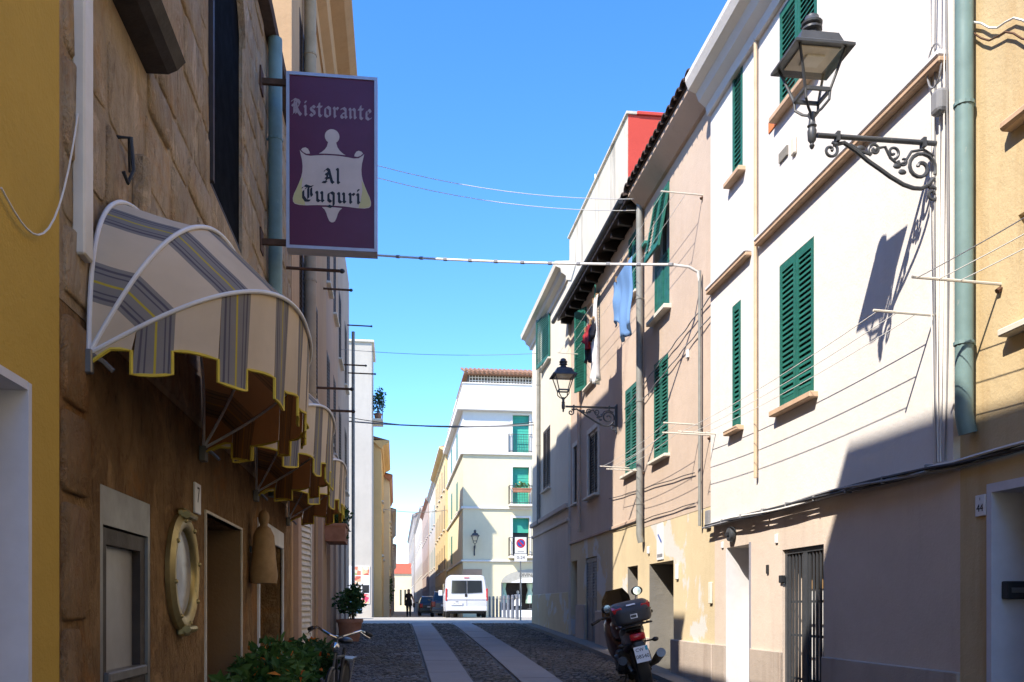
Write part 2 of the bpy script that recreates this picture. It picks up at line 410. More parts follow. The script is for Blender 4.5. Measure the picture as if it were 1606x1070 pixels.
while y < 28.4:
    h = .105 + rnd.uniform(-.008, .01); x = XL - .05 + rnd.uniform(0, .08)
    while x < 3.72:
        w = .105 + rnd.uniform(-.02, .03)
        c = x + w / 2
        if not any(a - .02 < x + w and x < e + .02 for a, e in (S1, S2)):
            z = G(y + h / 2) + .004; t = z + .014 + rnd.uniform(0, .012); j = lambda k=.006: rnd.uniform(-k, k)
            x0, x1, y0, y1 = x + .006, x + w - .006, y + .006, y + h - .006
            o = [(x0 + j(), y0 + j()), (x1 + j(), y0 + j()), (x1 + j(), y1 + j()), (x0 + j(), y1 + j())]
            i = .016; q = [(o[0][0] + i, o[0][1] + i), (o[1][0] - i, o[1][1] + i), (o[2][0] - i, o[2][1] - i), (o[3][0] + i, o[3][1] - i)]
            b.add([(*p, z - .01) for p in o] + [(*p, t + j(.003)) for p in q], [(4, 5, 6, 7), (0, 1, 5, 4), (1, 2, 6, 5), (2, 3, 7, 6), (3, 0, 4, 7)])
        x += w
    y += h
sett = tag(b.build('cobble_setts', m['sett'], road, fixn=False), 'small dark basalt cobbles', kind='stuff')
for (x0, x1) in (S1, S2):
    y = 9.0
    while y < 28.6:
        L = rnd.uniform(.75, 1.25); y1 = min(y + L, 28.6); zt = rnd.uniform(.028, .034)
        p = MB(); g_ = .006
        p.add([(x0 + rnd.uniform(0, .01), y + g_, G(y) - .02), (x1, y + g_, G(y) - .02), (x1, y1 - g_, G(y1) - .02), (x0, y1 - g_, G(y1) - .02),
               (x0, y + g_, G(y) + zt), (x1, y + g_, G(y) + zt), (x1 - rnd.uniform(0, .008), y1 - g_, G(y1) + zt), (x0, y1 - g_, G(y1) + zt)],
              [(0, 3, 2, 1), (4, 5, 6, 7), (0, 1, 5, 4), (1, 2, 6, 5), (2, 3, 7, 6), (3, 0, 4, 7)])
        p.build('stone_slab', m['slab'], road); y = y1
# narrow kerb along the right-hand fronts
y = 6.0
while y < 26.6:
    y1 = min(y + rnd.uniform(.8, 1.2), 26.6); p = MB(); x0 = 3.74
    p.add([(x0, y + .005, G(y) - .05), (XR, y + .005, G(y) - .05), (XR, y1 - .005, G(y1) - .05), (x0, y1 - .005, G(y1) - .05),
           (x0 + .015, y + .005, G(y) + .09), (XR, y + .005, G(y) + .10), (XR, y1 - .005, G(y1) + .10), (x0 + .015, y1 - .005, G(y1) + .09)],
          [(0, 3, 2, 1), (4, 5, 6, 7), (0, 1, 5, 4), (1, 2, 6, 5), (2, 3, 7, 6), (3, 0, 4, 7)])
    p.build('kerb_stone', m['kerb'], road); y = y1

# ------------------------------------------------------------------ right side: yellow house with the white doorway (nearest)
m['pl_yellow'] = plaster('yellow_plaster', (.62, .48, .28), .2, .5, .3, dirt=(.40, .24, .10))
m['pl_white'] = plaster('white_plaster', (.74, .70, .655), .08, .22, .22, dirt=(.58, .50, .44))
m['pl_peach'] = plaster('peach_plaster', (.69, .575, .48), .16, .3, .25, dirt=(.36, .24, .2))
m['pl_tan'] = plaster('tan_pink_plaster', (.60, .475, .38), .16, .22, .25, dirt=(.42, .30, .22))
m['pl_low_yellow'] = plaster('cream_yellow_plaster', (.66, .54, .35), .14, .18, .25, patch=(.60, .585, .55), patch_at=.55)
m['pl_brown'] = plaster('brownish_pink_plaster', (.58, .43, .33), .2, .3, .28, dirt=(.25, .16, .12))
m['pl_cream'] = plaster('cream_white_plaster', (.74, .69, .58), .1, .16, .22)
m['pl_cream_low'] = plaster('weathered_cream_plaster', (.60, .50, .42), .2, .35, .28, patch=(.36, .32, .30), patch_at=.66)
m['plinth'] = plaster('stone_plinth', (.54, .45, .38), .35, .5, .3, dirt=(.26, .19, .15))
YG = RY(1506)
h = thing('yellow_house', 'yellow plastered house with a white doorway next to the grey green downpipe', 'house', (XR, 2, 0))
door_s = (4.55, RY(1557))
ops = [(door_s[0], door_s[1], -1, RZ(1557, 772), .42), (4.4, RY(1597), RZ(1597, 512), RZ(1597, 338), .2), (3.9, 4.95, RZ(1570, 212) + .02, 7.2, .2)]
w = MB(FR); facade(w, -14, YG, -2, 8.7, ops); shell(w, -14, YG, -2, 8.7, 8); w.build('wall', m['pl_yellow'], h)
f = MB(FR); s0, s1, zt = *door_s, RZ(1557, 772)
f.box(s1 - .002, s1 + .05, -.42, .012, 0, zt + .06); f.box(s0 - .05, s0 + .002, -.42, .012, 0, zt + .06); f.box(s0 + .002, s1 - .002, -.42, .012, zt - .002, zt + .06)
fr_ = f.build('door_frame', m['lilac_paint'], h)
MB(FR).box(s0, s1, -.5, -.415, 0, zt).build('door', m['wood_brown'], h)
mbx = MB(FR); mbx.cbox(s1 - .07, s1 - .004, -.32, -.06, ZZ(1590, 940, s1), ZZ(1590, 912, s1), .006)
mb_ = mbx.build('letter_box', m['iron'], h)
MB(FR).box(s1 - .074, s1 - .069, -.29, -.09, ZZ(1590, 930, s1), ZZ(1590, 922, s1)).build('letter_slot', m['steel'], mb_)
o = window(h, FR, 4.4, RY(1597), RZ(1597, 512), RZ(1597, 338), .15, 0, sill=m['sill'])
o = window(h, FR, 3.9, 4.95, RZ(1570, 212) + .02, 7.2, .15, 2)
MB(FR).cbox(3.5, RY(1567, XR - .08), -.05, .09, RZ(1570, 212) - .04, RZ(1570, 212) + .03, .02).build('sill', m['sill_brown'], o)
pl = MB(FR); sy = RY(1540); pz = RZ(1540, 793)
pl.cbox(sy - .055, sy + .055, 0, .015, pz - .075, pz + .075, .004); po = pl.build('number_plate', m['plate'], h)
text('44', .075, TXT_R((XR - .0165, sy, pz - .02)), m['ink'], po); text('1', .03, TXT_R((XR - .0165, sy, pz + .045)), m['ink'], po)
pipe(h, FR, RY(1514, XR - .075), RZ(1513, 655), 8.7, m['pipe_green'], .062, .085, foot=.03)

# ------------------------------------------------------------------ right side: white house
YW0, YW1 = YG, RY(1121)
h = thing('white_house', 'bright white house with dark green louvred shutters and an iron bar gate', 'house', (XR, 8.7, 0))
zc = 2.74; PR = .055
w1 = (RY(1285), RY(1231), RZ(1258, 630), RZ(1258, 394)); w2 = (RY(1169), RY(1156), RZ(1162, 672), RZ(1162, 476))
w3 = (RY(1290), RY(1231), RZ(1231, 180), 8.0); w4 = (RY(1172), RY(1156), RZ(1164, 275), RZ(1164, 102))
ups = [(*w1, .16), (*w2, .16), (*w3, .16), (*w4, .16)]
gate = (RY(1292), RY(1227), -1, RZ(1260, 858)); dr = (RY(1178), RY(1139), -1, RZ(1160, 856))
w = MB(FR); facade(w, YW0, YW1, zc, 8.45, ups, PR); shell(w, YW0, YW1, zc, 8.45, 8, PR); w.quad((YW0, 0, zc), (YW1, 0, zc), (YW1, PR, zc), (YW0, PR, zc))
w.build('wall', m['pl_white'], h)
w = MB(FR); facade(w, YW0, YW1, -1, zc - .002, [(*gate, .3), (*dr, .45)], 0); shell(w, YW0, YW1, -1, zc - .002, 7.99, 0); w.build('ground_floor_wall', m['pl_peach'], h)
for a, b_ in ((YW0 + .002, gate[0]), (gate[1], dr[0] - .02), (dr[1], YW1 - .002)):
    MB(FR).cbox(a, b_, -.01, .03, 0, 1.22, .008).build('plinth', m['plinth'], h)
for wn in (w1, w3): window(h, FR, *wn, .13, 2, sill=m['sill_brown'], d=PR, sill_h=.06)
for wn in (w2, w4): window(h, FR, *wn, .13, 1, sill=m['sill_brown'], d=PR, sill_h=.06)
zb = RZ(1300, 283)
for a, b_ in ((YW0 + .06, RY(1200)), (RY(1186), YW1 - .02)):
    MB(FR).cbox(a, b_, PR - .01, PR + .075, zb - .045, zb + .0, .01).build('string_course', m['sill_brown'], h)
    MB(FR).cbox(a, b_, PR - .01, PR + .085, zb + .002, zb + .05, .01).build('string_course_cap', m['white_paint'], h)
c = MB(FR)       # moulded crown cornice
c.prism([(PR - .01, 8.05), (PR + .05, 8.05), (PR + .07, 8.15), (PR + .16, 8.22), (PR + .2, 8.32), (PR + .30, 8.36), (PR + .34, 8.46), (PR + .34, 8.52), (-.3, 8.60), (-.3, 8.46), (PR - .01, 8.44)], YW0, YW1 - .0, 'yz')
c.M = FR @ Matrix(((1, 0, 0, 0), (0, 1, 0, 0), (0, 0, 1, 0), (0, 0, 0, 1)))
c.build('cornice', m['pl_white'], h)
rf = MB(FR); rf.add([(YW0, -.25, 8.58), (YW1, -.25, 8.58), (YW1, -4, 9.9), (YW0, -4, 9.9), (YW0, -8, 8.6), (YW1, -8, 8.6)], [(0, 1, 2, 3), (3, 2, 5, 4), (0, 3, 4), (1, 5, 2)])
ro = rf.build('roof', m['terracotta'], h)
MB(FR).tube([(RY(1197), PR + .035, RZ(1197, 750)), (RY(1197), PR + .035, 8.1)], .022, 8).build('thin_pipe', m['pipe_beige'], h, smooth=True)
# iron gate
g0, g1, gz = gate[0], gate[1], gate[3]
gt = MB(FR); zb0 = G(8.7)
for a, b_, c, e in ((g0, g0 + .05, zb0, gz), (g1 - .05, g1, zb0, gz), (g0 + .05, g1 - .05, gz - .05, gz), (g0 + .05, g1 - .05, zb0 + .05, zb0 + .12)): gt.box(a, b_, -.07, -.03, c, e)
mid = (g0 + g1) / 2; gt.box(mid - .045, mid + .045, -.068, -.032, zb0 + .12, gz - .05)
go = gt.build('gate', m['lamp_iron'], h)
for k, (a, b_) in enumerate(((g0 + .05, mid - .045), (mid + .045, g1 - .05))):
    for i in range(5):
        x = a + (b_ - a) * (i + .5) / 5
        MB(FR).box(x - .009, x + .009, -.06, -.042, zb0 + .12, gz - .05).build('bar', m['lamp_iron'], go)
    for z in (zb0 + .5, zb0 + .95, zb0 + 1.3):
        MB(FR).box(a, b_, -.0655, -.0605, z, z + .025).build('cross_bar', m['lamp_iron'], go)
gd_ = MB(FR).box(g0, g1, -.3, -.25, -1, gz).build('door', m['white_paint'], h)
MB(FR).box(g0 + .06, g1 - .06, -.249, -.235, gz - .42, gz - .06).build('door_panel', m['wood_tan'], gd_)
MB(FR).cbox(g1 - .03, g1 + .03, -.02, .03, gz - .35, gz - .27, .005).build('gate_hinge', m['iron'], go)
# white door in its deep reveal
MB(FR).box(dr[1] - .012, dr[1] + .003, -.4, .004, 0, dr[3]).build('door_reveal', m['white_paint'], h)
dz = dr[3]; dd = MB(FR); dd.box(dr[0], dr[1], -.46, -.40, 0, dz); do = dd.build('door', m['white_paint'], h)
MB(FR).box(dr[0] - .001, dr[0] + .05, -.395, .006, 0, dz + .02).build('door_jamb', m['alu'], h)
MB(FR).ball((dr[0] + .2, -.39, 1.75), .025).build('door_knob', m['brass'], do, smooth=True)
lp = MB(FR); sy, sz = RY(1151), RZ(1151, 838)
lp.lathe([(.0, .0), (.085, .0), (.095, .03), (.085, .07), (.03, .085), (0, .087)], (sy, 0, sz), 16, 'y')
lo = lp.build('bulkhead_lamp', m['lamp_iron'], h, smooth=True)
MB(FR).box(sy - .05, sy + .05, .082, .095, sz - .02, sz + .02).build('lamp_guard', m['plastic_black'], lo)
for u, v, a, b_, mt in ((1219, 845, .03, .05, 'plate'), (1205, 893, .025, .05, 'plastic_black'), (1134, 855, .03, .04, 'plate')):
    MB(FR).cbox(RY(u) - a, RY(u) + a, 0, .02, RZ(u, v) - b_, RZ(u, v) + b_, .005).build('door_bell' if mt != 'plate' else 'number_plate', m[mt], h)
MB(FR).cbox(RY(1255) - .05, RY(1255) + .05, PR, PR + .03, RZ(1255, 230) - .09, RZ(1255, 230) + .09, .03).build('vent_cover', m['sill'], h)
MB(FR).box(RY(1238) - .1, RY(1238) + .1, PR, PR + .02, RZ(1238, 243) - .05, RZ(1238, 243) + .05).build('vent_slot', m['kerb'], h)
MB(FR).cbox(RY(1220) - .1, RY(1220) + .1, PR + .0, PR + .012, RZ(1220, 195) - .06, RZ(1220, 195) + .06, .003).build('small_label', m['orange_lens'], h)
MB(FR).cbox(RY(1493) - .06, RY(1493) + .06, PR, PR + .09, RZ(1493, 160) - .1, RZ(1493, 160) + .08, .03).build('junction_box', m['cable_grey'], h)

# ------------------------------------------------------------------ right side: tan house (beside the white one) and its neighbour
YT0, YT1, YB1 = YW1, RY(1010), RY(895)
def eave_house(name, label, s0, s1, zs, za, ops, dep, mats, eave_out):
    h = thing(name, label, 'house', (XR, (s0 + s1) / 2, 0))
    w = MB(FR); facade(w, s0, s1, zs, za, [o for o in ops if o[3] > zs], 0); shell(w, s0, s1, zs, za, dep); w.build('wall', mats[0], h)
    w = MB(FR); facade(w, s0, s1, -1, zs - .002, [o for o in ops if o[2] < zs], -.004); shell(w, s0, s1, -1, zs - .002, dep - .01, -.004); w.build('ground_floor_wall', mats[1], h)
    return h
ZE = 8.5; zs1 = 3.02
t1 = (RY(1050), RY(1027), RZ(1038, 492), RZ(1038, 302)); t2 = (RY(1048), RY(1026), RZ(1037, 718), RZ(1037, 562))
td = (RY(1056), RY(1018), -1, RZ(1036, 882))
h = eave_house('tan_house', 'tan and pale yellow house with deep plastered eaves beside the white house', YT0, YT1, zs1, ZE, [(*t1, .14), (*t2, .14), (*td, .5)], 8, (m['pl_tan'], m['pl_low_yellow']), .5)
tan = h
wo = MB(FR); 
window(h, FR, *t2, .12, 2, sill=m['sill'])
# upper window: lower halves pushed out at the foot
wo = window(h, FR, *t1, .12, 0, sill=m['sill'], sill_h=.07, sill_out=.12)
hw = (t1[1] - t1[0]) / 2 - .004; zh = t1[2] + (t1[3] - t1[2]) * .47
for s_, fl in ((t1[0], 1), (t1[1], -1)):
    shutter_leaf('shutter', wo, sub(FR, s_, -.03, t1[2] + .01, 0, fl), hw, zh - t1[2] - .02, m['green'], .055, solid=.75)
    ul = t1[3] - zh - .01
    M_ = FR @ Matrix.Translation((s_, -.02, t1[3] - .01)) @ Matrix.Diagonal((fl, 1, 1, 1)) @ Matrix.Rotation(R(10), 4, 'X') @ Matrix.Translation((0, 0, -ul))
    shutter_leaf('shutter', wo, M_, hw, ul, m['green'], .055)
MB(FR).cbox(YT0, td[0], -.02, .05, 0, 1.22, .01).build('plinth', m['plinth'], h)
MB(FR).cbox(td[1], YT1, -.02, .05, 0, 1.2, .01).build('plinth', m['plinth'], h)
MB(FR).box(td[0], td[1], -.55, -.49, 0, td[3]).build('door', m['pipe_grey'], h)
MB(FR).box(td[1] - .012, td[1] + .003, -.485, -.006, 0, td[3] - .004).build('door_reveal', m['kerb'], h)
pipe(h, FR, YT1 - .03, RZ(1010, 838), ZE, m['pipe_grey'], .055, .085, foot=.03)
MB(FR).tube([(RY(1103), .05, RZ(1103, 825)), (RY(1103), .05, RZ(1103, 425))], .022, 8).build('conduit', m['pipe_grey'], h, smooth=True)
sg = MB(FR); a, b_, c, e = RY(1041), RY(1031), RZ(1036, 878), RZ(1036, 822)
sg.box(a, b_, .001, .012, c, e); so = sg.build('driveway_sign', m['plate'], h)
MB(FR).quad((a + .06, .0155, c + (e - c) * .5), (a + .09, .0155, c + (e - c) * .45), (b_ - .06, .0155, c + (e - c) * .7), (b_ - .09, .0155, c + (e - c) * .75)).build('slash', m['blue_print'], so)
MB(FR).box(a + .03, b_ - .03, .012, .0135, c + .04, c + .09).build('small_print', m['cable_grey'], so)
for u, v, a, b_, mt, nm in ((1063, 897, .05, .11, 'plate', 'intercom'), (1116, 930, .05, .14, 'sill', 'meter_box'), (1018, 863, .04, .06, 'plate', 'number_plate'), (1080, 555, .04, .06, 'plate', 'number_plate'), (1112, 815, .08, .12, 'cable_grey', 'junction_box')):
    MB(FR).cbox(RY(u) - a, RY(u) + a, 0, .03, RZ(u, v) - b_, RZ(u, v) + b_, .006).build(nm, m[mt], h)
e_ = MB(FR); ED = .27; e_.prism([(-.05, ZE - .22), (.05, ZE - .2), (ED - .04, ZE - .04), (ED, ZE + .0), (ED, ZE + .06), (-.05, ZE + .1)], YT0 - .02, YT1, 'yz')
e_.build('eave', m['pl_brown'], h)
r_ = MB(FR); r_.add([(YT0 - .02, ED + .03, ZE + .07), (YT1, ED + .03, ZE + .07), (YT1, -4, ZE + 1.3), (YT0 - .02, -4, ZE + 1.3), (YT0 - .02, -8, ZE), (YT1, -8, ZE), (YT0 - .02, -.2, ZE), (YT1, -.2, ZE)], [(0, 1, 2, 3), (3, 2, 5, 4), (0, 3, 4, 6), (1, 7, 5, 2), (0, 6, 7, 1)])
ro = r_.build('roof', m['tile_dark'], h)
roof_tiles(ro, FR, YT0 - .02, YT1, ED + .08, -1.6, ZE + .075, ZE + .62, m['tile_dark'])

zs2 = RZ(930, 840)
b1 = (RY(1000), RY(981), RZ(990, 742), RZ(990, 605)); b2 = (RY(1001), RY(986), RZ(993, 466), RZ(993, 366)); b3 = (RY(938.5), RY(923), RZ(930, 778), RZ(930, 676))
b4 = (RY(907), RY(900), RZ(903, 790), RZ(903, 700)); b5 = (RY(934.5), RY(920.5), RZ(927, 603), RZ(927, 470)); b6 = (RY(910), RY(903), RZ(906, 575), RZ(906, 490))
bd1 = (RY(905), RY(896), -1, RZ(900, 880)); bd2 = (RY(936), RY(918), -1, RZ(927, 874)); bd3 = (RY(1000), RY(984), -1, RZ(992, 888))
h = eave_house('tan_house', 'tan house with dark rafter eaves, laundry and a scrolled lamp bracket', YT1, YB1, zs2, ZE - .12, [(*x, .15) for x in (b1, b2, b3, b4, b5, b6)] + [(*bd1, .25), (*bd2, .08), (*bd3, .45)], 8, (m['pl_tan'], m['pl_low_yellow']), .5)
tan2 = h
window(h, FR, *b1, .12, 2, sill=m['sill'])
wo = window(h, FR, *b2, .12, 2, sill=m['sill'], ang=(0, 0))
MB(FR).cbox(b2[0] - .6, b2[1] + .1, .0, .06, b2[2] + (b2[3] - b2[2]) * .5, b2[2] + (b2[3] - b2[2]) * .5 + .06, .01).build('curtain_rod', m['green_pale'], wo)
window(h, FR, *b3, .06, 2, m['wood_dark'], sill=m['sill'], inset=.06, sill_out=.12); window(h, FR, *b4, .08, 2, m['wood_dark'], sill=m['sill'], inset=.06)
window(h, FR, *b5, .12, 2, ang=(R(168), R(160)), sill=m['sill'], inset=-.035, leafw=.46); window(h, FR, *b6, .12, 2, sill=m['sill'])
for wn in (b3, b4):
    f = MB(FR); a, b_, c, e = wn
    f.box(a - .1, a, 0, .02, c, e + .1); f.box(b_, b_ + .1, 0, .02, c, e + .1); f.box(a, b_, 0, .02, e, e + .1); f.build('window_surround', m['sill'], h)
MB(FR).box(bd1[0], bd1[1], -.3, -.24, 0, bd1[3]).build('door', m['dark'], h)
sh = MB(FR).box(bd2[0], bd2[1], -.09, -.07, 0, bd2[3]).build('door', m['pipe_grey'], h)
m['blue_grey'] = paint('blue_grey_shutter_paint', (.13, .14, .17), .6, .25)
hw = (bd2[1] - bd2[0]) / 2 - .006
for s_, fl in ((bd2[0], 1), (bd2[1], -1)): shutter_leaf('shutter', sh, sub(FR, s_, -.06, G(20) + .02, 0, fl), hw, bd2[3] - G(20) - .04, m['blue_grey'], .06, solid=.9)
MB(FR).box(bd3[1] - .012, bd3[1] + .003, -.435, -.006, 0, bd3[3] - .004).build('door_reveal', m['kerb'], h)
MB(FR).box(bd3[0], bd3[1], -.5, -.44, 0, bd3[3]).build('door', m['wood_brown'], h)
pipe(h, FR, RY(912), RZ(912, 835), ZE - .3, m['pl_brown'], .04, .06, clamps=False)
MB(FR).cbox(YT1, YB1, -.005, .03, zs2 - .03, zs2 + .03, .008).build('string_course', m['pl_brown'], h)
MB(FR).cbox(bd2[1], bd1[0], -.02, .04, 0, 1.75, .01).build('plinth', m['plinth'], h); MB(FR).cbox(bd3[1], bd2[0], -.02, .04, 0, 1.62, .01).build('plinth', m['plinth'], h)
ZB = ZE - .05; ED = .30
r_ = MB(FR); r_.add([(YT1 + .005, ED, ZB + .05), (YB1 + .1, ED, ZB + .05), (YB1 + .1, -4, ZB + 1.3), (YT1 + .005, -4, ZB + 1.3), (YT1 + .005, -8, ZB), (YB1 + .1, -8, ZB), (YT1 + .005, ED, ZB), (YB1 + .1, ED, ZB), (YT1 + .005, -.2, ZB + .18), (YB1 + .1, -.2, ZB + .18)],
    [(0, 1, 2, 3), (3, 2, 5, 4), (0, 6, 7, 1), (6, 8, 9, 7), (0, 3, 4, 8, 6), (1, 7, 9, 5, 2)])
ro = r_.build('roof', m['wood_dark'], h)
roof_tiles(ro, FR, YT1, YB1 + .1, ED + .06, -1.6, ZB + .06, ZB + .66, m['tile_dark'])
n = 12
for i in range(n):
    s = YT1 + .2 + (YB1 - YT1 - .3) * i / (n - 1)
    x = MB(FR); x.add([(s - .04, ED - .05, ZB - .1), (s + .04, ED - .05, ZB - .1), (s + .04, ED - .05, ZB - .002), (s - .04, ED - .05, ZB - .002), (s - .04, -.05, ZB - .12), (s + .04, -.05, ZB - .12), (s + .04, -.05, ZB + .12), (s - .04, -.05, ZB + .12)],
                      [(0, 1, 2, 3), (7, 6, 5, 4), (0, 4, 5, 1), (3, 2, 6, 7), (0, 3, 7, 4), (1, 5, 6, 2)]); x.build('rafter', m['wood_dark'], h)
gu = MB(FR); gu.tube([(YT1, ED + .1, ZB - .02), (YB1 + .1, ED + .1, ZB - .02)], .05, 8); gu.build('gutter', m['iron'], h, smooth=True)

# ------------------------------------------------------------------ right side: cream corner house and the raised block behind
YC0, YC1 = YB1, RY(838)
zs3 = RZ(866, 812); ZC = 9.75
c1 = (RY(867), RY(854), RZ(860, 572), RZ(860, 492)); c2 = (RY(866.5), RY(855.5), RZ(861, 768), RZ(861, 672))
h = thing('cream_corner_house', 'cream corner house with moulded cornice where the street crosses', 'house', (XR, 24, 0))
w = MB(FR); facade(w, YC0, YC1, zs3, ZC, [(*c1, .15), (*c2, .15)], .06); shell(w, YC0, YC1, zs3, ZC, 9, .06); w.quad((YC0, -.1, zs3), (YC1, -.1, zs3), (YC1, .06, zs3), (YC0, .06, zs3)); w.build('wall', m['pl_cream'], h)
w = MB(FR); facade(w, YC0, YC1, -1, zs3 - .002, [], .05); shell(w, YC0, YC1, -1, zs3 - .002, 8.99, .05); w.build('ground_floor_wall', m['pl_cream_low'], h)
window(h, FR, *c1, .12, 1, sill=m['sill'], d=.06, ang=(R(6), 0), inset=-.01); window(h, FR, *c2, .1, 2, m['wood_dark'], sill=m['sill'], d=.06)
for z0_, z1_, o_ in ((zs3 - .02, zs3 + .1, .14), (zs3 - .33, zs3 - .25, .09)):
    MB(FR).cbox(YC0 + .01, YC1 + .05, .0, o_, z0_, z1_, .015).build('string_course', m['pl_cream_low'], h)
MB(FR).cbox(YC0 + .01, YC1 + .02, .0, .075, 0, 2.05, .01).build('plinth', m['pl_low_yellow'], h)
MB(FR).prism([(.0, ZC - .35), (.1, ZC - .35), (.12, ZC - .25), (.22, ZC - .18), (.25, ZC - .08), (.36, ZC - .04), (.38, ZC + .08), (-.1, ZC + .12), (-.1, ZC)], YC0 - .02, YC1 + .25, 'yz').build('cornice', m['pl_cream'], h)
pipe(h, FR, RY(851), RZ(851, 822), ZC - .4, m['pipe_grey'], .05, .12)
XB = 5.15; FB = frame((XB, 0, 0), (0, 1, 0), (-1, 0, 0))
m['pl_streak'] = plaster('streaky_concrete_parapet', (.60, .53, .42), .2, 1.0, .3, dirt=(.20, .18, .15)); m['pl_red'] = plaster('red_plaster', (.55, .075, .055), .12, .1, .2)
h = thing('raised_block', 'streaky upper block with a red end wall rising behind the tan eaves', 'building', (XB, 23, 7.9))
y0, y1, zt = RY(985, XB), RY(893, XB), RZ(985, 180, XB)
w = MB(FB); facade(w, y0, y1, 7.6, zt, [], 0); w.quad((y1, 0, 7.6), (y1, -7, 7.6), (y1, -7, zt), (y1, 0, zt)); w.quad((y0, 0, zt), (y1, 0, zt), (y1, -7, zt), (y0, -7, zt)); w.quad((y0, -7, 7.6), (y1, -7, 7.6), (y1, -7, zt), (y0, -7, zt)); w.build('wall', m['pl_streak'], h)
MB(FB).quad((y0, 0, 7.6), (y0, -7, 7.6), (y0, -7, zt), (y0, 0, zt)).build('end_wall', m['pl_red'], h)
MB(FB).cbox(y0 - .04, y1 + .04, -.2, .05, zt, zt + .07, .01).build('coping', m['pl_streak'], h)
MB(FB).cbox(y0 - .05, y0 + .1, -7, -.2, zt + .001, zt + .08, .01).build('coping', m['pl_red'], h)
MB(FB).tube([(y1 - 2.2, -.3, zt), (y1 - 2.2, -.3, zt + .9)], .025, 6).build('antenna_mast', m['cable_white'], h)

# ------------------------------------------------------------------ left side: ochre house (nearest)
m['pl_ochre'] = plaster('ochre_plaster', (.56, .36, .075), .14, .18, .35, dirt=(.33, .19, .04))
m['stone'] = stone('tawny_wall_stone', (.66, .50, .33), (.52, .36, .215), (.17, .10, .055), .9, var=.3)
m['stone2'] = stone('brown_wall_stone', (.42, .255, .125), (.32, .185, .085), (.11, .06, .03), .9)
m['mortar'] = stone('lime_mortar', (.60, .455, .30), (.46, .33, .205), (.2, .125, .075), .9, var=0)
m['pl_brownwall'] = stone('sooty_brown_render', (.46, .28, .13), (.20, .11, .048), (.07, .037, .018), .9, var=0)
m['pl_rose'] = plaster('rose_tan_plaster', (.50, .34, .235), .18, .35, .3, dirt=(.3, .18, .11))
m['pl_apricot'] = plaster('apricot_plaster', (.52, .335, .185), .18, .35, .3, dirt=(.32, .18, .08))
m['pl_greyrose'] = plaster('grey_rose_plaster', (.44, .34, .27), .18, .35, .3)
m['void'] = paint('black_opening_fill', (.004, .004, .004), .95, .2, spec=.05)  # near-black panel set in the arched opening in place of its depth
YS0, YS1 = RY(93, XL), RY(455, XL)
h = thing('ochre_house', 'ochre yellow house with a pale deep doorway beside the stone restaurant', 'house', (XL, 1, 0))
dt = RZ(46, 602, XL); dop = (2.3, RY(47, XL), -1, dt, .35)
w = MB(FL); facade(w, -14, YS0, -2, 7.9, [dop]); shell(w, -14, YS0, -2, 7.9, 8); w.build('wall', m['pl_ochre'], h)
w = MB(FL); facade(w, -14, 3.35, 7.9, 10.45, [], -.002); shell(w, -14, 3.35, 7.9, 10.45, 7.9, -.002); w.build('attic_wall', m['pl_ochre'], h)
f = MB(FL); f.box(dop[1] - .03, dop[1] + .003, -.35, .006, -1, dt); f.box(dop[0] - .003, dop[0] + .03, -.35, .006, -1, dt); f.box(dop[0] + .03, dop[1] - .03, -.35, .004, dt - .03, dt + .003); f.build('door_frame', m['lilac_paint'], h)
MB(FL).box(dop[0], dop[1], -.4, -.345, -1, dt).build('door', m['white_paint'], h)

# ------------------------------------------------------------------ left side: old stone house with the restaurant
ZS = 7.9
h = thing('stone_house', 'old brown stone house with porthole, dark arched window and striped awnings', 'house', (XL, 8, 0)); stone_house = h
win1 = (RY(150, XL), RY(287, XL + .2) - .12, ZZ(287, 120, RY(287, XL + .2)) + .12, 7.4); arch = (RY(328, XL), RY(380, XL), RZ(350, 335, XL), 7.45)
d1 = (RY(158, XL), RY(237, XL), -1, RZ(200, 776, XL)); d2 = (RY(322, XL), RY(378, XL), -1, RZ(350, 818, XL)); d3 = (RY(405, XL), RY(442, XL), -1, RZ(420, 850, XL))
zlow = 3.0
w = MB(FL); facade(w, YS0, YS1, zlow, ZS, [(*win1, .35), (*arch, .45)]); shell(w, YS0, YS1, zlow, ZS, 8); w.build('wall', m['mortar'], h)
w = MB(FL); facade(w, YS0, YS1, -1, zlow - .002, [(*d1, .3), (*d2, .5), (*d3, .3)], -.003); shell(w, YS0, YS1, -1, zlow - .002, 7.99, -.003); w.build('ground_floor_wall', m['pl_brownwall'], h)
def stone_block(s0, s1, z0, z1, out, mat, rnd, parent):
    n = 12; pts = []; cx, cz, hx, hz = (s0 + s1) / 2, (z0 + z1) / 2, (s1 - s0) / 2, (z1 - z0) / 2
    for k in range(n):
        a = 2 * PI * (k + .5) / n; c, s_ = math.cos(a), math.sin(a); e = .22
        pts.append((cx + hx * math.copysign(abs(c) ** e, c) * rnd.uniform(.93, 1.0), cz + hz * math.copysign(abs(s_) ** e, s_) * rnd.uniform(.92, 1.0)))
    b = MB(FL); vs = [(x, -.02, z) for x, z in pts]; k2 = rnd.uniform(.93, .96)
    tx, tz = rnd.uniform(-.006, .006), rnd.uniform(-.006, .006)
    vs += [(cx + (x - cx) * .985, out * .55, cz + (z - cz) * .985) for x, z in pts]
    vs += [(cx + (x - cx) * k2, out + tx * (x - cx) / hx + tz * (z - cz) / hz, cz + (z - cz) * k2) for x, z in pts]
    fs = [(k, (k + 1) % n, n + (k + 1) % n, n + k) for k in range(n)] + [(n + k, n + (k + 1) % n, 2 * n + (k + 1) % n, 2 * n + k) for k in range(n)] + [tuple(range(2 * n, 3 * n))]
    b.add(vs, fs); return b.build('stone', mat, parent, smooth='all', fixn=False)
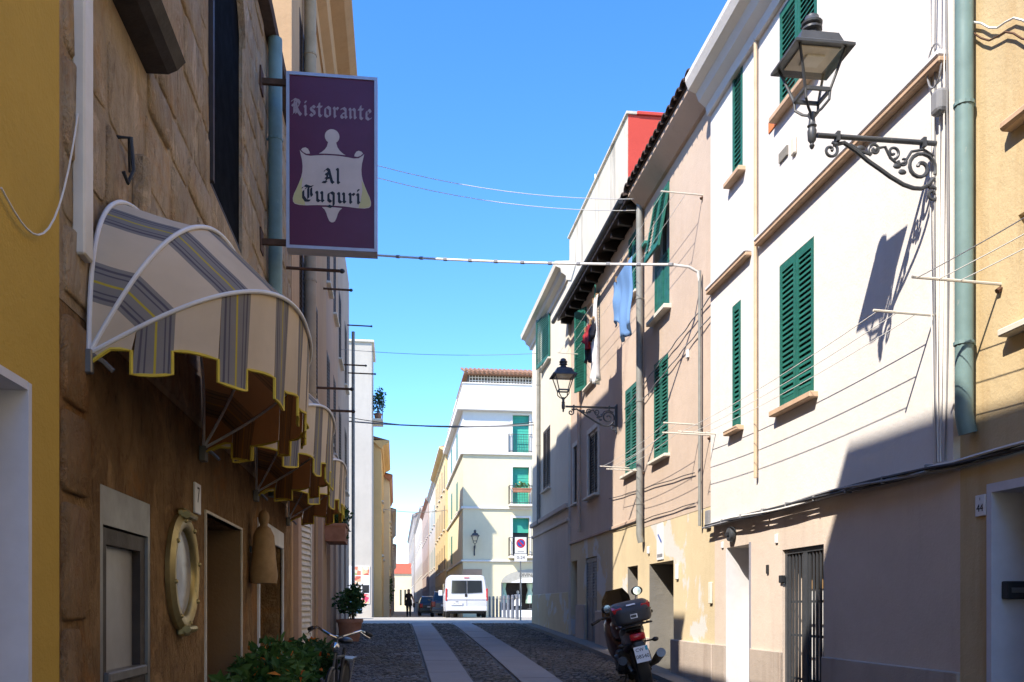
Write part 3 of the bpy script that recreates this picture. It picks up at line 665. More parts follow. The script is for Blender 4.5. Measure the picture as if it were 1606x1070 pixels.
rnd = random.Random(11); z = zlow + .03; holes = [(win1[0] - .12, win1[1] + .12, win1[2] - .16, 9), (arch[0] - .02, arch[1] + .02, arch[2] - .02, 9)]
while z < ZS - .1:
    hh = rnd.uniform(.22, .46); z1 = min(z + hh, ZS - .01); s = YS0 + .02
    while s < YS1 - .1:
        ww = rnd.uniform(.28, .85); s1 = min(s + ww, YS1 - .01)
        parts = [(s, s1)]
        for a, b_, c, e in holes:
            if z1 > c and z < e:
                q = []
                for p0, p1 in parts:
                    if p1 <= a or p0 >= b_: q.append((p0, p1)); continue
                    if p0 < a: q.append((p0, a))
                    if p1 > b_: q.append((b_, p1))
                parts = q
        for p0, p1 in parts:
            if p1 - p0 > .1: stone_block(p0 + .005, p1 - .005, z + .005, z1 - .005, rnd.uniform(.004, .02), m['stone'], rnd, h)
        s = s1
    z = z1
z = .1                                               # rough quoins beside the door
while z < zlow - .05:
    hh = rnd.uniform(.38, .6); z1 = min(z + hh, zlow - .03)
    stone_block(YS0 + .015, YS0 + rnd.choice((.24, .34)), z + .006, z1 - .006, .022, m['stone2'], rnd, h); z = z1
# arched head: two curved corner stones close the dark opening
for sgn, s_ in ((1, arch[0]), (-1, arch[1])):
    rr = (arch[1] - arch[0]) / 2; pts = [(s_, arch[3])] + [(s_ + sgn * (rr - rr * math.cos(a)), arch[3] - rr * .8 + rr * .8 * math.sin(a)) for a in [PI / 2 * k / 8 for k in range(9)]]
    MB(FL).prism(pts, -.027, .03, 'xz').build('arch_stone', m['stone'], h)
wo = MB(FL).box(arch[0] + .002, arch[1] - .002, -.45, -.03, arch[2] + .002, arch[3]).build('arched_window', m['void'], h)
f = MB(FL); f.box(arch[0] - .03, arch[0] + .03, -.025, .035, arch[2] + .0, arch[3] - .6); f.box(arch[0] + .03, arch[1], -.028, -.012, arch[2], arch[2] + .06); f.build('frame', m['wood_dark'], wo)
wo = MB(FL).box(win1[0] + .002, win1[1] - .002, -.32, -.05, win1[2] + .002, win1[3]).build('window', m['dark'], h)
sl = MB(FL); a, b_ = win1[0] - .3, RY(287, XL + .2); c = ZZ(287, 120, b_) + .10
sl.prism([(-.1, c + .02), (.2, c + .02), (.215, c - .02), (.17, c - .07), (.12, c - .095), (-.1, c - .10)], a, b_, 'yz'); sl.build('sill', m['wood_dark'], wo)
f = MB(FL); f.box(b_ - .14, b_ - .06, .0, .07, c + .035, 7.3); f.box(a + .06, a + .14, .0, .07, c + .035, 7.3); f.build('frame', m['wood_dark'], wo)
oc = MB(FL); oc.tube([*[(3.4 + .75 * t, .02 + .01 * t, ZZ(5, 295, 3.4) + (ZZ(108, 178, 4.15) - ZZ(5, 295, 3.4)) * t ** 3 - .09 * math.sin(PI * t)) for t in [k / 14 for k in range(15)]]], .004, 5); tag(oc.build('cable', m['cable_white'], smooth=True), 'thin pale wire drooping over the ochre wall to the white trunking', 'cable')
# restaurant door
z0, zt = G(5), d1[3]; dm = MB(FL); dm.box(d1[0] + .002, d1[1] - .002, -.3, -.10, z0, zt - .002); do = dm.build('door', m['wood_dark'], h)
f = MB(FL); fw = .05
for p in ((d1[0], d1[0] + fw, z0, zt), (d1[1] - fw, d1[1], z0, zt), (d1[0] + fw, d1[1] - fw, zt - .19, zt)): f.box(p[0], p[1], -.098, -.005, p[2], p[3])
f.build('steel_frame', m['steel'], do)
f = MB(FL); a, b_ = d1[0] + .06, d1[1] - .06
for p in ((a, a + .09, z0 + .05, zt - .2), (b_ - .09, b_, z0 + .05, zt - .2), (a + .09, b_ - .09, zt - .28, zt - .2), (a + .09, b_ - .09, z0 + .05, ZZ(200, 1050, 5.0))): f.box(p[0], p[1], -.098, -.02, p[2], p[3])
f.build('leaf_frame', m['wood_dark'], do)
MB(FL).box(a + .09, b_ - .09, -.098, -.065, ZZ(200, 1050, 5.0), zt - .28).build('pane', m['pane_grey'], do)
MB(FL).cbox(a + .05, b_ - .05, -.064, .01, ZZ(200, 1050, 5.0) - .05, ZZ(200, 1050, 5.0) + .005, .008).build('threshold', m['steel'], do)
# doorway with thin trim
f = MB(FL); zt = d2[3]
f.box(d2[0] - .02, d2[0], -.05, .012, 0, zt + .02); f.box(d2[1], d2[1] + .02, -.05, .012, 0, zt + .02); f.box(d2[0], d2[1], -.05, .012, zt, zt + .02); f.build('doorway_trim', m['sill'], h)
do = MB(FL).box(d2[0], d2[1], -.5, -.45, 0, zt).build('door', m['wood_brown'], h)
for i in range(3):
    a = d2[0] + (d2[1] - d2[0]) * (i + .12) / 3; MB(FL).cbox(a, a + (d2[1] - d2[0]) * .25, -.452, -.43, .7, zt - .1, .01).build('door_panel', m['wood_brown'], do)
f = MB(FL); zt = d3[3]; f.box(d3[0], d3[1], -.3, -.26, 0, zt); do = f.build('door', m['dark'], h)
f = MB(FL); f.cbox(d3[0] - .05, d3[1] + .05, -.02, .02, zt, zt + .2, .006); f.box(d3[0] - .05, d3[0], -.02, .02, 0, zt); f.box(d3[1], d3[1] + .05, -.02, .02, 0, zt); f.build('door_surround', m['white_paint'], do)
MB(FL).box((d3[0] + d3[1]) / 2 - .03, (d3[0] + d3[1]) / 2 + .03, -.255, -.2, 0, zt).build('door_post', m['steel'], do)
MB(FL).box(d2[1] - .015, d2[1] + .003, -.44, -.006, 0, d2[3] - .004).build('door_reveal', plaster('brown_doorway_plaster', (.26, .165, .09), .15, .2, .2), h)
# porthole
pc, pz, pr = (RY(258, XL) + RY(302, XL)) / 2, ZZ(280, 898, 6.15), .35
p = MB(FL); p.lathe([(pr + .03, .0), (pr + .035, .03), (pr - .0, .055), (pr - .05, .05), (pr - .07, .03), (pr - .075, .0)], (pc, 0, pz), 40, 'y'); po = p.build('porthole_ring', m['brass'], h, smooth=True)
MB(FL).lathe([(0, .004), (pr - .07, .004), (pr - .07, .012), (0, .02)], (pc, 0, pz), 40, 'y').build('glass', glass('porthole_glass', (.26, .26, .29), .2), po)
for k in range(8):
    a = 2 * PI * k / 8 + .2; MB(FL).ball((pc + (pr - .01) * math.cos(a), .055, pz + (pr - .01) * math.sin(a)), .016, 8, 5).build('bolt', m['brass'], po, smooth=True)
for sg_ in (1, -1):
    z = pz + sg_ * (pr + .02); x = MB(FL); x.cbox(pc - .09, pc + .09, .0, .06, z - .045, z + .045, .015); x.tube([(pc - .1, .07, z), (pc + .12, .07, z)], .024, 8); x.build('hinge', m['brass'], po)
np_ = MB(FL); a, b_ = RY(303, XL), RY(312, XL); c, e = ZZ(307, 805, 6.6), ZZ(307, 757, 6.6); np_.cbox(a, b_, 0, .015, c, e, .003); no = np_.build('number_plate', m['plate'], h)
text('7', .16, TXT_L((XL + .0165, (a + b_) / 2, (c + e) / 2 + .02)), m['ink'], no)
pipe(h, FL, RY(417, XL), 2.9, ZS, m['pipe_green'], .075, .10)
cb = MB(FL); s = RY(207, XL); z0, z1 = RZ(207, 345, XL), RZ(207, 245, XL)
cb.cbox(s - .05, s + .05, .0, .09, z0, z1, .02); co = cb.build('stone_spout', m['stone'], h)
MB(FL).cbox(s - .07, s + .08, .0, .12, z0 - .08, z0 - .005, .02).build('iron_cradle', m['iron'], co)
hk = MB(FL); s = RY(183, XL); zz = RZ(183, 215, XL); hk.tube([(s, 0, zz), (s, .07, zz), (s + .01, .08, zz - .16), (s - .02, .06, zz - .24), (s - .06, .05, zz - .2)], .01, 6); hk.tube([(s, .06, zz), (s + .12, .03, zz - .12)], .008, 6); hk.build('iron_hook', m['iron'], h, smooth=True)
r_ = MB(FL); r_.prism([(-.3, ZS), (.12, ZS), (.14, ZS + .05), (-.3, ZS + .1)], YS0, YS1, 'yz'); r_.build('roof_edge', m['tile_dark'], h)
ch = MB(); ch.cbox(-2.35, -1.68, 8.0, 9.15, ZS - .1, 9.18, .03); cho = ch.build('shade_block', m['stone2'], h)  # unseen block and cap added above the roof to keep the sign in shade
MB().cbox(-2.42, -1.61, 7.93, 9.22, 9.182, 9.26, .03).build('shade_block_cap', m['tile_dark'], cho)
# white trunking on the stone wall
t = MB(FL); a = RY(112, XL); xo = XY(133, a); b_ = RY(147, xo); t.cbox(a, b_, .0, xo - XL, ZZ(133, 398, a), 7.9, .008); tr = t.build('trunking', m['white_pvc'], h)

# ------------------------------------------------------------------ left side: taller houses after the stone one
def left_house(name, label, s0, s1, zt, mat, wins=(), doors=(), d=0.0, cornice=0.0, shut=None, dep=9):
    h = thing(name, label, 'house', (XL, (s0 + s1) / 2, 0))
    w = MB(FL); facade(w, s0, s1, -1, zt, [(*x, .2) for x in wins] + [(*x, .25) for x in doors], d); shell(w, s0, s1, -1, zt, dep, d); w.build('wall', mat, h)
    for x in wins: window(h, FL, *x, .15, 2, shut or m['wood_brown'], sill=m['sill'], d=d, pitch=.07)
    for x in doors: MB(FL).box(x[0], x[1], d - .3, d - .24, 0, x[3]).build('door', m['wood_dark'], h)
    if cornice:
        k = cornice; MB(FL).prism([(d - .01, zt - .55), (d + .06 * k, zt - .55), (d + .1 * k, zt - .42), (d + .35 * k, zt - .34), (d + .42 * k, zt - .2), (d + .8 * k, zt - .12), (d + 1.0 * k, zt - .02), (d + 1.0 * k, zt + .08), (-.4, zt + .15), (-.4, zt)], s0 - .06, s1 + .06, 'yz').build('cornice', mat, h)
    return h
Y2, Y3, Y4 = 18.6, 22.6, 28.4
lh = left_house('apricot_house', 'tall apricot house with deep cornice after the stone restaurant', YS1, Y2, 12.35, m['pl_apricot'],
    wins=[(13.4, 14.3, 5.2, 7.0), (15.6, 16.5, 5.2, 7.0), (13.4, 14.3, 8.6, 10.4), (15.6, 16.5, 8.6, 10.4)], doors=[(15.1, 16.2, -1, 3.4)], d=.02, cornice=.62)
for a, b_ in ((12.62, 13.05), (14.6, 14.95), (16.6, 16.9)): MB(FL).box(a, b_, .0, .09, .3, 4.2).build('pilaster', m['pl_rose'], lh)
lv = (13.1, 14.5); wo = MB(FL).box(lv[0], lv[1], .02, .03, 1.5, 3.6).build('window', m['dark'], lh)
for s_, fl in ((lv[0], 1), (lv[1], -1)): shutter_leaf('shutter', wo, sub(FL, s_, .035, 1.05, R(8), fl), .69, 2.55, m['sill'], .08)
pipe(lh, FL, 13.9, 4.4, 12.4, m['pipe_tan'], .09, .13, foot=.03)
left_house('rose_house', 'rose tan house with iron rods between two taller plaster fronts', Y2, Y3, 12.3, m['pl_rose'], wins=[(19.0, 19.8, 5.2, 7.0), (21.0, 21.8, 5.2, 7.0), (19.0, 19.8, 8.4, 10.2), (21.0, 21.8, 8.4, 10.2)], doors=[(19.0, 20, -1, 3.5), (21, 22, -1, 3.5)], d=.0, cornice=.55)
lh = left_house('grey_rose_house', 'grey rose house at the crossing with a black pole on its front', Y3, Y4, 11.7, m['pl_greyrose'], wins=[(23.3, 24.3, 5, 6.8), (26, 27, 5, 6.8), (23.3, 24.3, 8, 9.8), (26, 27, 8, 9.8)], doors=[(23.2, 24.4, -1, 3.7), (25.6, 26.8, -1, 3.7)], d=-.02)
MB(FL).tube([(27.7, .14, 1.2), (27.7, .14, 10.0)], .05, 8).build('pole', m['pipe_grey'], lh, smooth=True)

# ------------------------------------------------------------------ awnings
def fabric(name, col, trans=.3):
    g = NG(name); a = g.noise((1, 1, 1), 3, 5); c = g.mix(g.ramp(a, .3, .7), col, mul(col, .82)); b2 = g.noise((1, 1, 1), 180, 2); g.bump(b2, .2, .002); return g, c
def under(g, c):  # inner side multiplied to brown: its shade is painted into the canvas colour
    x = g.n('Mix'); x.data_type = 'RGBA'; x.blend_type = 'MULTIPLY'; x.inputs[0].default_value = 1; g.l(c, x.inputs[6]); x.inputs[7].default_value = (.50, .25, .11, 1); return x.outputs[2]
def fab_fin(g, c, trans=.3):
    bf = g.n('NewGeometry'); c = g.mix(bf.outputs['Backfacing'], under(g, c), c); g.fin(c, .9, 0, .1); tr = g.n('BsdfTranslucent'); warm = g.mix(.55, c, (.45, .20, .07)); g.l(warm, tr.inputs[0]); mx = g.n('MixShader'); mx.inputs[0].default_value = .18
    g.l(g.b.outputs[0], mx.inputs[1]); g.l(tr.outputs[0], mx.inputs[2]); g.l(mx.outputs[0], g.out.inputs[0]); return g.mat
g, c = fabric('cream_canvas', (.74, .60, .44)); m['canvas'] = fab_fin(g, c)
g, c = fabric('grey_stripe_canvas', (.29, .265, .245))
uvn = g.n('UVMap'); sp = g.n('SeparateXYZ'); g.l(uvn.outputs[0], sp.inputs[0]); cr = g.n('ValToRGB'); cr.color_ramp.interpolation = 'CONSTANT'
els = [(0, 0), (.10, 1), (.16, 0), (.24, 1), (.28, 0), (.47, .5), (.53, 0), (.72, 1), (.76, 0), (.84, 1), (.90, 0)]
cr.color_ramp.elements[0].color = (0, 0, 0, 1)
while len(cr.color_ramp.elements) > 1: cr.color_ramp.elements.remove(cr.color_ramp.elements[-1])
for p_, v_ in els[1:]:
    e = cr.color_ramp.elements.new(p_); e.color = (v_, v_, v_, 1)
g.l(sp.outputs[0], cr.inputs[0])
dk = g.ramp(cr.outputs[0], .75, .95); yl = g.n('Math'); yl.operation = 'COMPARE'; yl.inputs[1].default_value = .5; yl.inputs[2].default_value = .2; g.l(cr.outputs[0], yl.inputs[0])
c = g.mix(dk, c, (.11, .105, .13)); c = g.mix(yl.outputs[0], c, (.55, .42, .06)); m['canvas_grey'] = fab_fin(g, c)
m['yellow_trim'] = paint('yellow_binding', (.68, .50, .06), .8, .15)
def spow(x, p): return math.copysign(abs(x) ** p, x)
def awning(s0, s1, zh, Rr, label, nst=9, seed=1):
    root = thing('awning', label, 'awning', (XL, (s0 + s1) / 2, zh), 'striped dome awnings on the restaurant front')
    sc, hw = (s0 + s1) / 2, (s1 - s0) / 2; rnd = random.Random(seed)
    def hp(t, a, rs=1.0):
        x = sc - hw * spow(math.cos(t), .78); r = Rr * rs * spow(math.sin(t), .62); return (x, .03 + r * math.cos(a), zh + r * math.sin(a))
    N = 400; ts = [PI * i / N for i in range(N + 1)]; L = [0]
    for i in range(N): L.append(L[-1] + (Vector(hp(ts[i + 1], R(31))) - Vector(hp(ts[i], R(31)))).length)
    def t_at(f):
        q = f * L[-1]
        for i in range(N):
            if L[i + 1] >= q: return ts[i] + (ts[i + 1] - ts[i]) * (q - L[i]) / max(1e-9, L[i + 1] - L[i])
        return PI
    cuts = [0]; cream, grey = 1.25, 1.0; tot = cream * (nst + 1) + grey * nst
    for k in range(2 * nst + 1): cuts.append(cuts[-1] + (cream if k % 2 == 0 else grey) / tot)
    A = [R(89), R(62), R(31)]; can = MB(FL); val = MB(FL); trim = MB(FL); edge = []
    for k in range(2 * nst + 1):
        f0, f1 = cuts[k], cuts[k + 1]; can.mi = val.mi = k % 2; nn = 5; drop = -.075 if k % 2 else .03
        for j in range(nn):
            fa, fb = f0 + (f1 - f0) * j / nn, f0 + (f1 - f0) * (j + 1) / nn; ta, tb = t_at(fa), t_at(fb); ua, ub = j / nn, (j + 1) / nn
            for (a0, a1) in ((A[0], A[1]), (A[1], A[2])):
                for q in range(5):
                    def sg(w): return 1 - .035 * math.sin(PI * w)
                    w0, w1 = q / 5, (q + 1) / 5; x0, x1 = a0 + (a1 - a0) * w0, a0 + (a1 - a0) * w1
                    can.quad(hp(ta, x0, sg(w0)), hp(tb, x0, sg(w0)), hp(tb, x1, sg(w1)), hp(ta, x1, sg(w1)), [(ua, 0), (ub, 0), (ub, 1), (ua, 1)])
            P, Q = hp(ta, A[2]), hp(tb, A[2]); prev = None
            for q in range(4):
                def low(p, w, f):
                    zb = zh + drop + .012 * math.sin(f * 47 + seed); zb = min(zb, p[2] - .05)
                    return (p[0], p[1] - .02 * w + .012 * w * math.sin(f * 60 + seed * 2), p[2] + (zb - p[2]) * w)
                w0, w1 = q / 4, (q + 1) / 4
                val.quad(low(P, w0, fa), low(Q, w0, fb), low(Q, w1, fb), low(P, w1, fa), [(ua, 0), (ub, 0), (ub, 1), (ua, 1)])
            edge.append(low(P, 1, fa)); 
            if j == nn - 1: edge.append(low(Q, 1, fb))
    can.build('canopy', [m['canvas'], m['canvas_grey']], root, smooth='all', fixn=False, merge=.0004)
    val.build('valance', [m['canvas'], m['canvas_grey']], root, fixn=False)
    trim.tube(edge, .009, 5); trim.build('trim', m['yellow_trim'], root, fixn=False)
    for a in A:
        rb = MB(FL); rb.tube([tuple(Vector(hp(t, a, 1.012))) for t in [PI * i / 60 for i in range(61)]], .011, 8); rb.build('rib', m['white_paint'], root, smooth=True)
    for s_ in (s0, s1):
        hb = MB(FL); hb.cbox(s_ - .018, s_ + .018, -.0, .05, zh - .09, zh + .02, .006); hb.tube([(s_, .04, zh), (s_ + .015, .09, zh - .03), (s_ + .02, .13, zh - .07)], .012, 6); hb.build('hinge_plate', m['steel'], root)
    return root
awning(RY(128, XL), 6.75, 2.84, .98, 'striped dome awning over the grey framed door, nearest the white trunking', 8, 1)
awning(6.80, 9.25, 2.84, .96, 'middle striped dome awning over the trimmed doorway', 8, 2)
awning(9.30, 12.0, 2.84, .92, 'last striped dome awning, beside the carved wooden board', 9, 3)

# ------------------------------------------------------------------ the restaurant sign
YN = 9.6
xa, xb = XY(449, YN), XY(592, YN); zt_, zb_ = ZZ(449, 112, YN), ZZ(449, 389, YN); xm, zm = (xa + xb) / 2, (zt_ + zb_) / 2; W, H = xb - xa, zt_ - zb_
m['purple'] = paint('aubergine_sign_face', (.10, .0085, .032), .38, .1, bump=.01); m['sign_cream'] = paint('faded_cream_print', (.60, .47, .40), .5, .12, bump=.01)
m['sign_grey'] = paint('faded_lilac_print', (.36, .25, .255), .5, .25, bump=.01); m['sign_yellow'] = paint('yellowed_print', (.56, .47, .20), .5, .12, bump=.01); m['line'] = paint('brown_print_line', (.09, .03, .05), .5, .1)
root = thing('restaurant_sign', 'purple light box sign hanging from the stone house, reading Ristorante Al Tuguri', 'sign', (xm, YN, zb_))
FS = frame((xm, YN, zm), (1, 0, 0), (0, -1, 0)); T = .17
MB(FS).box(-W / 2 + .03, W / 2 - .03, -T, -.012, -H / 2 + .03, H / 2 - .03).build('light_box', m['plate'], root)
MB(FS).box(-W / 2 + .025, W / 2 - .025, -.0115, .0, -H / 2 + .025, H / 2 - .025).build('face', m['purple'], root)
f = MB(FS); e = .032
for p in ((-W / 2, -W / 2 + e, -H / 2, H / 2), (W / 2 - e, W / 2, -H / 2, H / 2), (-W / 2 + e, W / 2 - e, -H / 2, -H / 2 + e), (-W / 2 + e, W / 2 - e, H / 2 - e, H / 2)): f.box(p[0], p[1], -T - .01, .012, p[2], p[3])
f.build('frame', m['alu'], root)
K = W / 900.0                                             # picture units of the emblem drawing
def emb(pts, d, mat, name, fan=True):
    n = len(pts); b = MB(FS); P = [((x) * K, d, (395 - y) * K) for x, y in pts]; b.add(P, [tuple(range(n))]); return b.build(name, mat, root, fixn=False)
def mir(p): return p + [(-x, y) for x, y in reversed(p)]
import mathutils.geometry as mg
def fill(pts, d, mat, name, parent=None):
    P = [Vector((x * K, 0, (395 - y) * K)) for x, y in pts]; tri = mg.tessellate_polygon([P]); b = MB(FS)
    b.add([(p.x, d, p.z) for p in P], [tuple(t) for t in tri]); return b.build(name, mat, parent or root, fixn=False)
body = mir([(0, 326), (80, 328), (160, 336), (215, 344), (262, 338), (300, 312), (318, 292), (308, 340), (296, 390), (290, 450), (293, 510), (305, 565), (325, 620), (350, 680), (374, 730), (386, 775), (384, 812), (366, 832), (320, 842), (250, 842), (150, 834), (60, 830)])
eb = fill(body, .0035, m['sign_cream'], 'emblem')
for sg_ in (1, -1):
    yl_ = [(290, 560), (310, 590), (328, 630), (352, 690), (372, 735), (382, 778), (380, 808), (364, 826), (320, 836), (262, 838), (285, 760), (300, 660)]
    fill([(x * sg_, y) for x, y in yl_], .0045, m['sign_yellow'], 'emblem_shade')
    ear = [(306, 288), (290, 270), (262, 262), (238, 275), (224, 300), (219, 322), (250, 326), (282, 312)]
    fill([(x * sg_, y) for x, y in ear], .0035, m['sign_cream'], 'emblem_curl')
head = [(72 * math.sin(a), 135 - 72 * math.cos(a)) for a in [PI * k / 16 for k in range(14)]]
fill(mir(head + [(45, 215), (52, 240), (72, 270), (100, 296), (132, 316), (60, 312)]), .0035, m['sign_cream'], 'emblem_head')
fill(mir([(0, 845), (100, 850), (74, 874), (56, 910), (44, 950), (28, 985), (10, 998)]), .0035, m['sign_cream'], 'emblem_point')
GL = {
 'i': (.5, [[(.1, .93), (.2, .82), (.2, .18), (.3, .07)], [(.18, 1.30), (.24, 1.22)]]),
 'u': (.98, [[(.1, .93), (.2, .82), (.2, .2), (.36, .07), (.6, .22)], [(.55, .93), (.65, .82), (.65, .18), (.77, .07)]]),
 'n': (.98, [[(.1, .93), (.2, .82), (.2, .18), (.3, .07)], [(.26, .76), (.5, .93), (.66, .8), (.66, .18), (.77, .07)]]),
 'r': (.66, [[(.1, .93), (.2, .82), (.2, .18), (.3, .07)], [(.26, .76), (.44, .93), (.56, .80)]]),
 's': (.78, [[(.6, .82), (.4, .95), (.18, .78), (.26, .6), (.54, .42), (.6, .22), (.36, .05), (.12, .2)]]),
 't': (.6, [[(.22, 1.22), (.22, .2), (.38, .05), (.52, .15)], [(.02, .92), (.5, .92)]]),
 'o': (.9, [[(.45, .95), (.18, .8), (.18, .2), (.45, .05)], [(.42, .96), (.68, .8), (.68, .2), (.44, .05)]]),
 'a': (.86, [[(.16, .84), (.42, .95), (.62, .8), (.62, .18), (.74, .06)], [(.62, .52), (.3, .44), (.17, .3), (.2, .14), (.35, .05), (.6, .2)]]),
 'e': (.76, [[(.66, .18), (.44, .05), (.19, .2), (.19, .75), (.44, .95), (.62, .74), (.26, .45)]]),
 'l': (.5, [[(.12, 1.5), (.22, 1.4), (.22, .18), (.34, .06)]]),
 'g': (.9, [[(.45, .95), (.18, .8), (.18, .25), (.4, .08), (.62, .25)], [(.45, .95), (.66, .82), (.66, -.2), (.45, -.38), (.14, -.28)]]),
 'R': (1.2, [[(.36, 1.36), (.3, 1.1), (.3, .25), (.08, .05)], [(.05, 1.28), (.3, 1.45), (.7, 1.36), (.86, 1.14), (.74, .86), (.44, .74)], [(.52, .74), (.76, .3), (1.0, .05)], [(.52, 1.25), (.52, .2)], [(.1, .95), (.22, .85)]]),
 'A': (1.12, [[(.16, 1.2), (.4, 1.45), (.58, 1.3), (.84, .2), (1.0, .06)], [(.5, 1.15), (.36, .3), (.1, .05)], [(.28, .55), (.72, .55)], [(.02, .12), (.36, .1)], [(.3, .95), (.44, .85)]]),
 'T': (1.14, [[(.05, 1.22), (.3, 1.44), (.7, 1.32), (1.0, 1.42)], [(.36, 1.18), (.12, .92), (.12, .4), (.36, .08), (.7, .08), (.92, .32)], [(.58, 1.22), (.58, .28)], [(.84, 1.2), (.84, .75), (.92, .5)]])}
def blackletter(word, x, z, size, mat, d, wide=1.0, gap=.06):
    cx = x
    for ch in word:
        wd_, strokes = GL[ch]; b = MB(FS); k = 0; nx, nz = .105 * size * wide, .105 * size
        for st in strokes:
            for p, q in zip(st, st[1:]):
                P = (cx + p[0] * size * wide, z + p[1] * size); Q = (cx + q[0] * size * wide, z + q[1] * size); dd = d + k * .00012; k += 1
                nxx, nzz = nx, nz
                if abs((Q[0] - P[0]) * nzz - (Q[1] - P[1]) * nxx) < 2e-5 * 1: nxx *= .6
                b.quad((P[0] - nxx, dd, P[1] - nzz), (P[0] + nxx, dd, P[1] + nzz), (Q[0] + nxx, dd, Q[1] + nzz), (Q[0] - nxx, dd, Q[1] - nzz))
                b.add([(P[0] - nxx, dd + .00006, P[1] - nzz), (P[0] + nxx * .3, dd + .00006, P[1] - nzz * .3), (P[0] + nxx, dd + .00006, P[1] + nzz), (P[0] - nxx * .3, dd + .00006, P[1] + nzz * .3)], [(0, 1, 2, 3)])
        b.build('letter', mat, root, fixn=False); cx += (wd_ + gap) * size * wide
    return cx
def bl_width(word, size, wide=1, gap=.06): return sum((GL[c][0] + gap) * size * wide for c in word)
def centred(word, cz, size, mat, d, width):
    wide = width / bl_width(word, size); blackletter(word, -width / 2, cz, size, mat, d, wide)
px = H / 272.0
centred('Ristorante', zt_ - zm - 67 * px, .115, m['sign_grey'], .003, .89 * W)
centred('Al', zt_ - zm - 171 * px + .012, .105, m['ink'], .0055, .21 * W)
centred('Tuguri', zt_ - zm - 196 * px - .02, .115, m['ink'], .0055, .66 * W)
for z in (ZZ(430, 123, YN), ZZ(430, 376, YN)):
    a = MB(); a.box(XL, xa, YN + .05, YN + .09, z - .03, z + .03); a.box(XL, XL + .03, YN - .02, YN + .16, z - .12, z + .12); a.build('bracket', m['rust'], root)
# carved board on the wall below (same outline as the emblem)
s = 9.05; root2 = thing('carved_board', 'carved wooden scroll shaped board with round knob on the brown wall', 'sign', (XL, s, ZZ(400, 915, s)))
za, zb2 = ZZ(400, 915, s), ZZ(400, 800, s); hh = zb2 - za; k = hh / 400
b = MB(FL @ Matrix.Translation((s, 0, za)))
prof = [(0, 0), (95, 0), (104, 40), (92, 120), (84, 200), (78, 260), (52, 300), (30, 312), (28, 320), (38, 340), (42, 362), (34, 385), (16, 398), (0, 400)]
vs = []; n = 20
b.lathe([(max(.0001, r * k), z_ * k) for r, z_ in prof], (0, .13, 0), 24); b.v = [Vector((XL + .13 + (p.x - XL - .13) * .72, s + (p.y - s) * 1.0, p.z)) for p in b.v]
b.build('board', m['wood_tan'], root2, smooth=True)
MB(FL).box(s - .03, s + .03, .0, .12, za + .3, za + .36).build('wall_bracket', m['iron'], root2)

# ------------------------------------------------------------------ beyond the crossing: white corner building
m['pl_wb'] = plaster('pale_cream_plaster', (.72, .645, .44), .06, .08, .15); m['pl_wbw'] = plaster('white_upper_plaster', (.72, .69, .64), .05, .08, .15)
YQ = 48.0; XQ = XY(726, YQ); F = FF(YQ); XE = XQ + 14
def zq(v): return ZZ(780, v, YQ)
h = thing('corner_building', 'pale cream four storey corner building with balconies and a small shop', 'building', (XQ, YQ, 1.1))
bx = (XY(804, YQ), XY(830, YQ)); lv = [(zq(709), zq(650)), (zq(791), zq(732)), (zq(872), zq(812))]
shop = (XY(786, YQ), XY(786, YQ) + 3.4, 0, zq(914))
zsp = zq(712); zpt = zq(603)
ops_u = [(bx[0], bx[1], lv[0][0], lv[0][1], .3)]; ops_l = [(bx[0], bx[1], *lv[1], .3), (bx[0], bx[1], *lv[2], .3), (*shop, .3)]
more = [(bx[0] + 4.5, bx[1] + 4.5, a, b_, .3) for a, b_ in lv]
w = MB(F); facade(w, XQ, XE, zsp, zpt, ops_u + more[:1]); shell(w, XQ, XE, zsp, zpt, 14); w.build('upper_wall', m['pl_wbw'], h)
w = MB(F); facade(w, XQ, XE, -1, zsp - .002, ops_l + more[1:], -.003); shell(w, XQ, XE, -1, zsp - .002, 13.99, -.003); w.build('wall', m['pl_wb'], h)
def wrap(z0, z1, o_, mat, nm='string_course'):
    MB().cbox(XQ - o_, XE, YQ - o_, YQ + .05, z0, z1, .02).build(nm, mat, h); MB().cbox(XQ - o_, XQ + .05, YQ + .05, YQ + 14, z0, z1, .02).build(nm, mat, h)
for v, t, o_ in ((641, .32, .32), (712, .14, .13), (797, .12, .10), (880, .10, .10)): wrap(zq(v) - t / 2, zq(v) + t / 2, o_, m['pl_wbw'])
wrap(zpt - .02, zpt + .06, .05, m['pl_wbw'], 'coping')
def balcony(par, F_, x0, x1, z, out=.55, mat=None):
    b = MB(F_); b.cbox(x0 - .25, x1 + .25, 0, out, z - .12, z, .02); bo = b.build('balcony', m['sill'], par)
    r = MB(F_); q = .03
    for a, c in (((x0 - .22, out - .04), (x1 + .22, out - .04)), ((x0 - .22, .0), (x0 - .22, out - .04)), ((x1 + .22, .0), (x1 + .22, out - .04))):
        for zz in (z + .08, z + .98): r.tube([(a[0], a[1], zz), (c[0], c[1], zz)], .018, 5)
        n = max(3, int(math.hypot(c[0] - a[0], c[1] - a[1]) / .13))
        for i in range(n + 1): x, y = a[0] + (c[0] - a[0]) * i / n, a[1] + (c[1] - a[1]) * i / n; r.tube([(x, y, z), (x, y, z + .98)], .011, 4, cap=False)
    r.build('railing', mat or m['lamp_iron'], bo, fixn=False); return bo
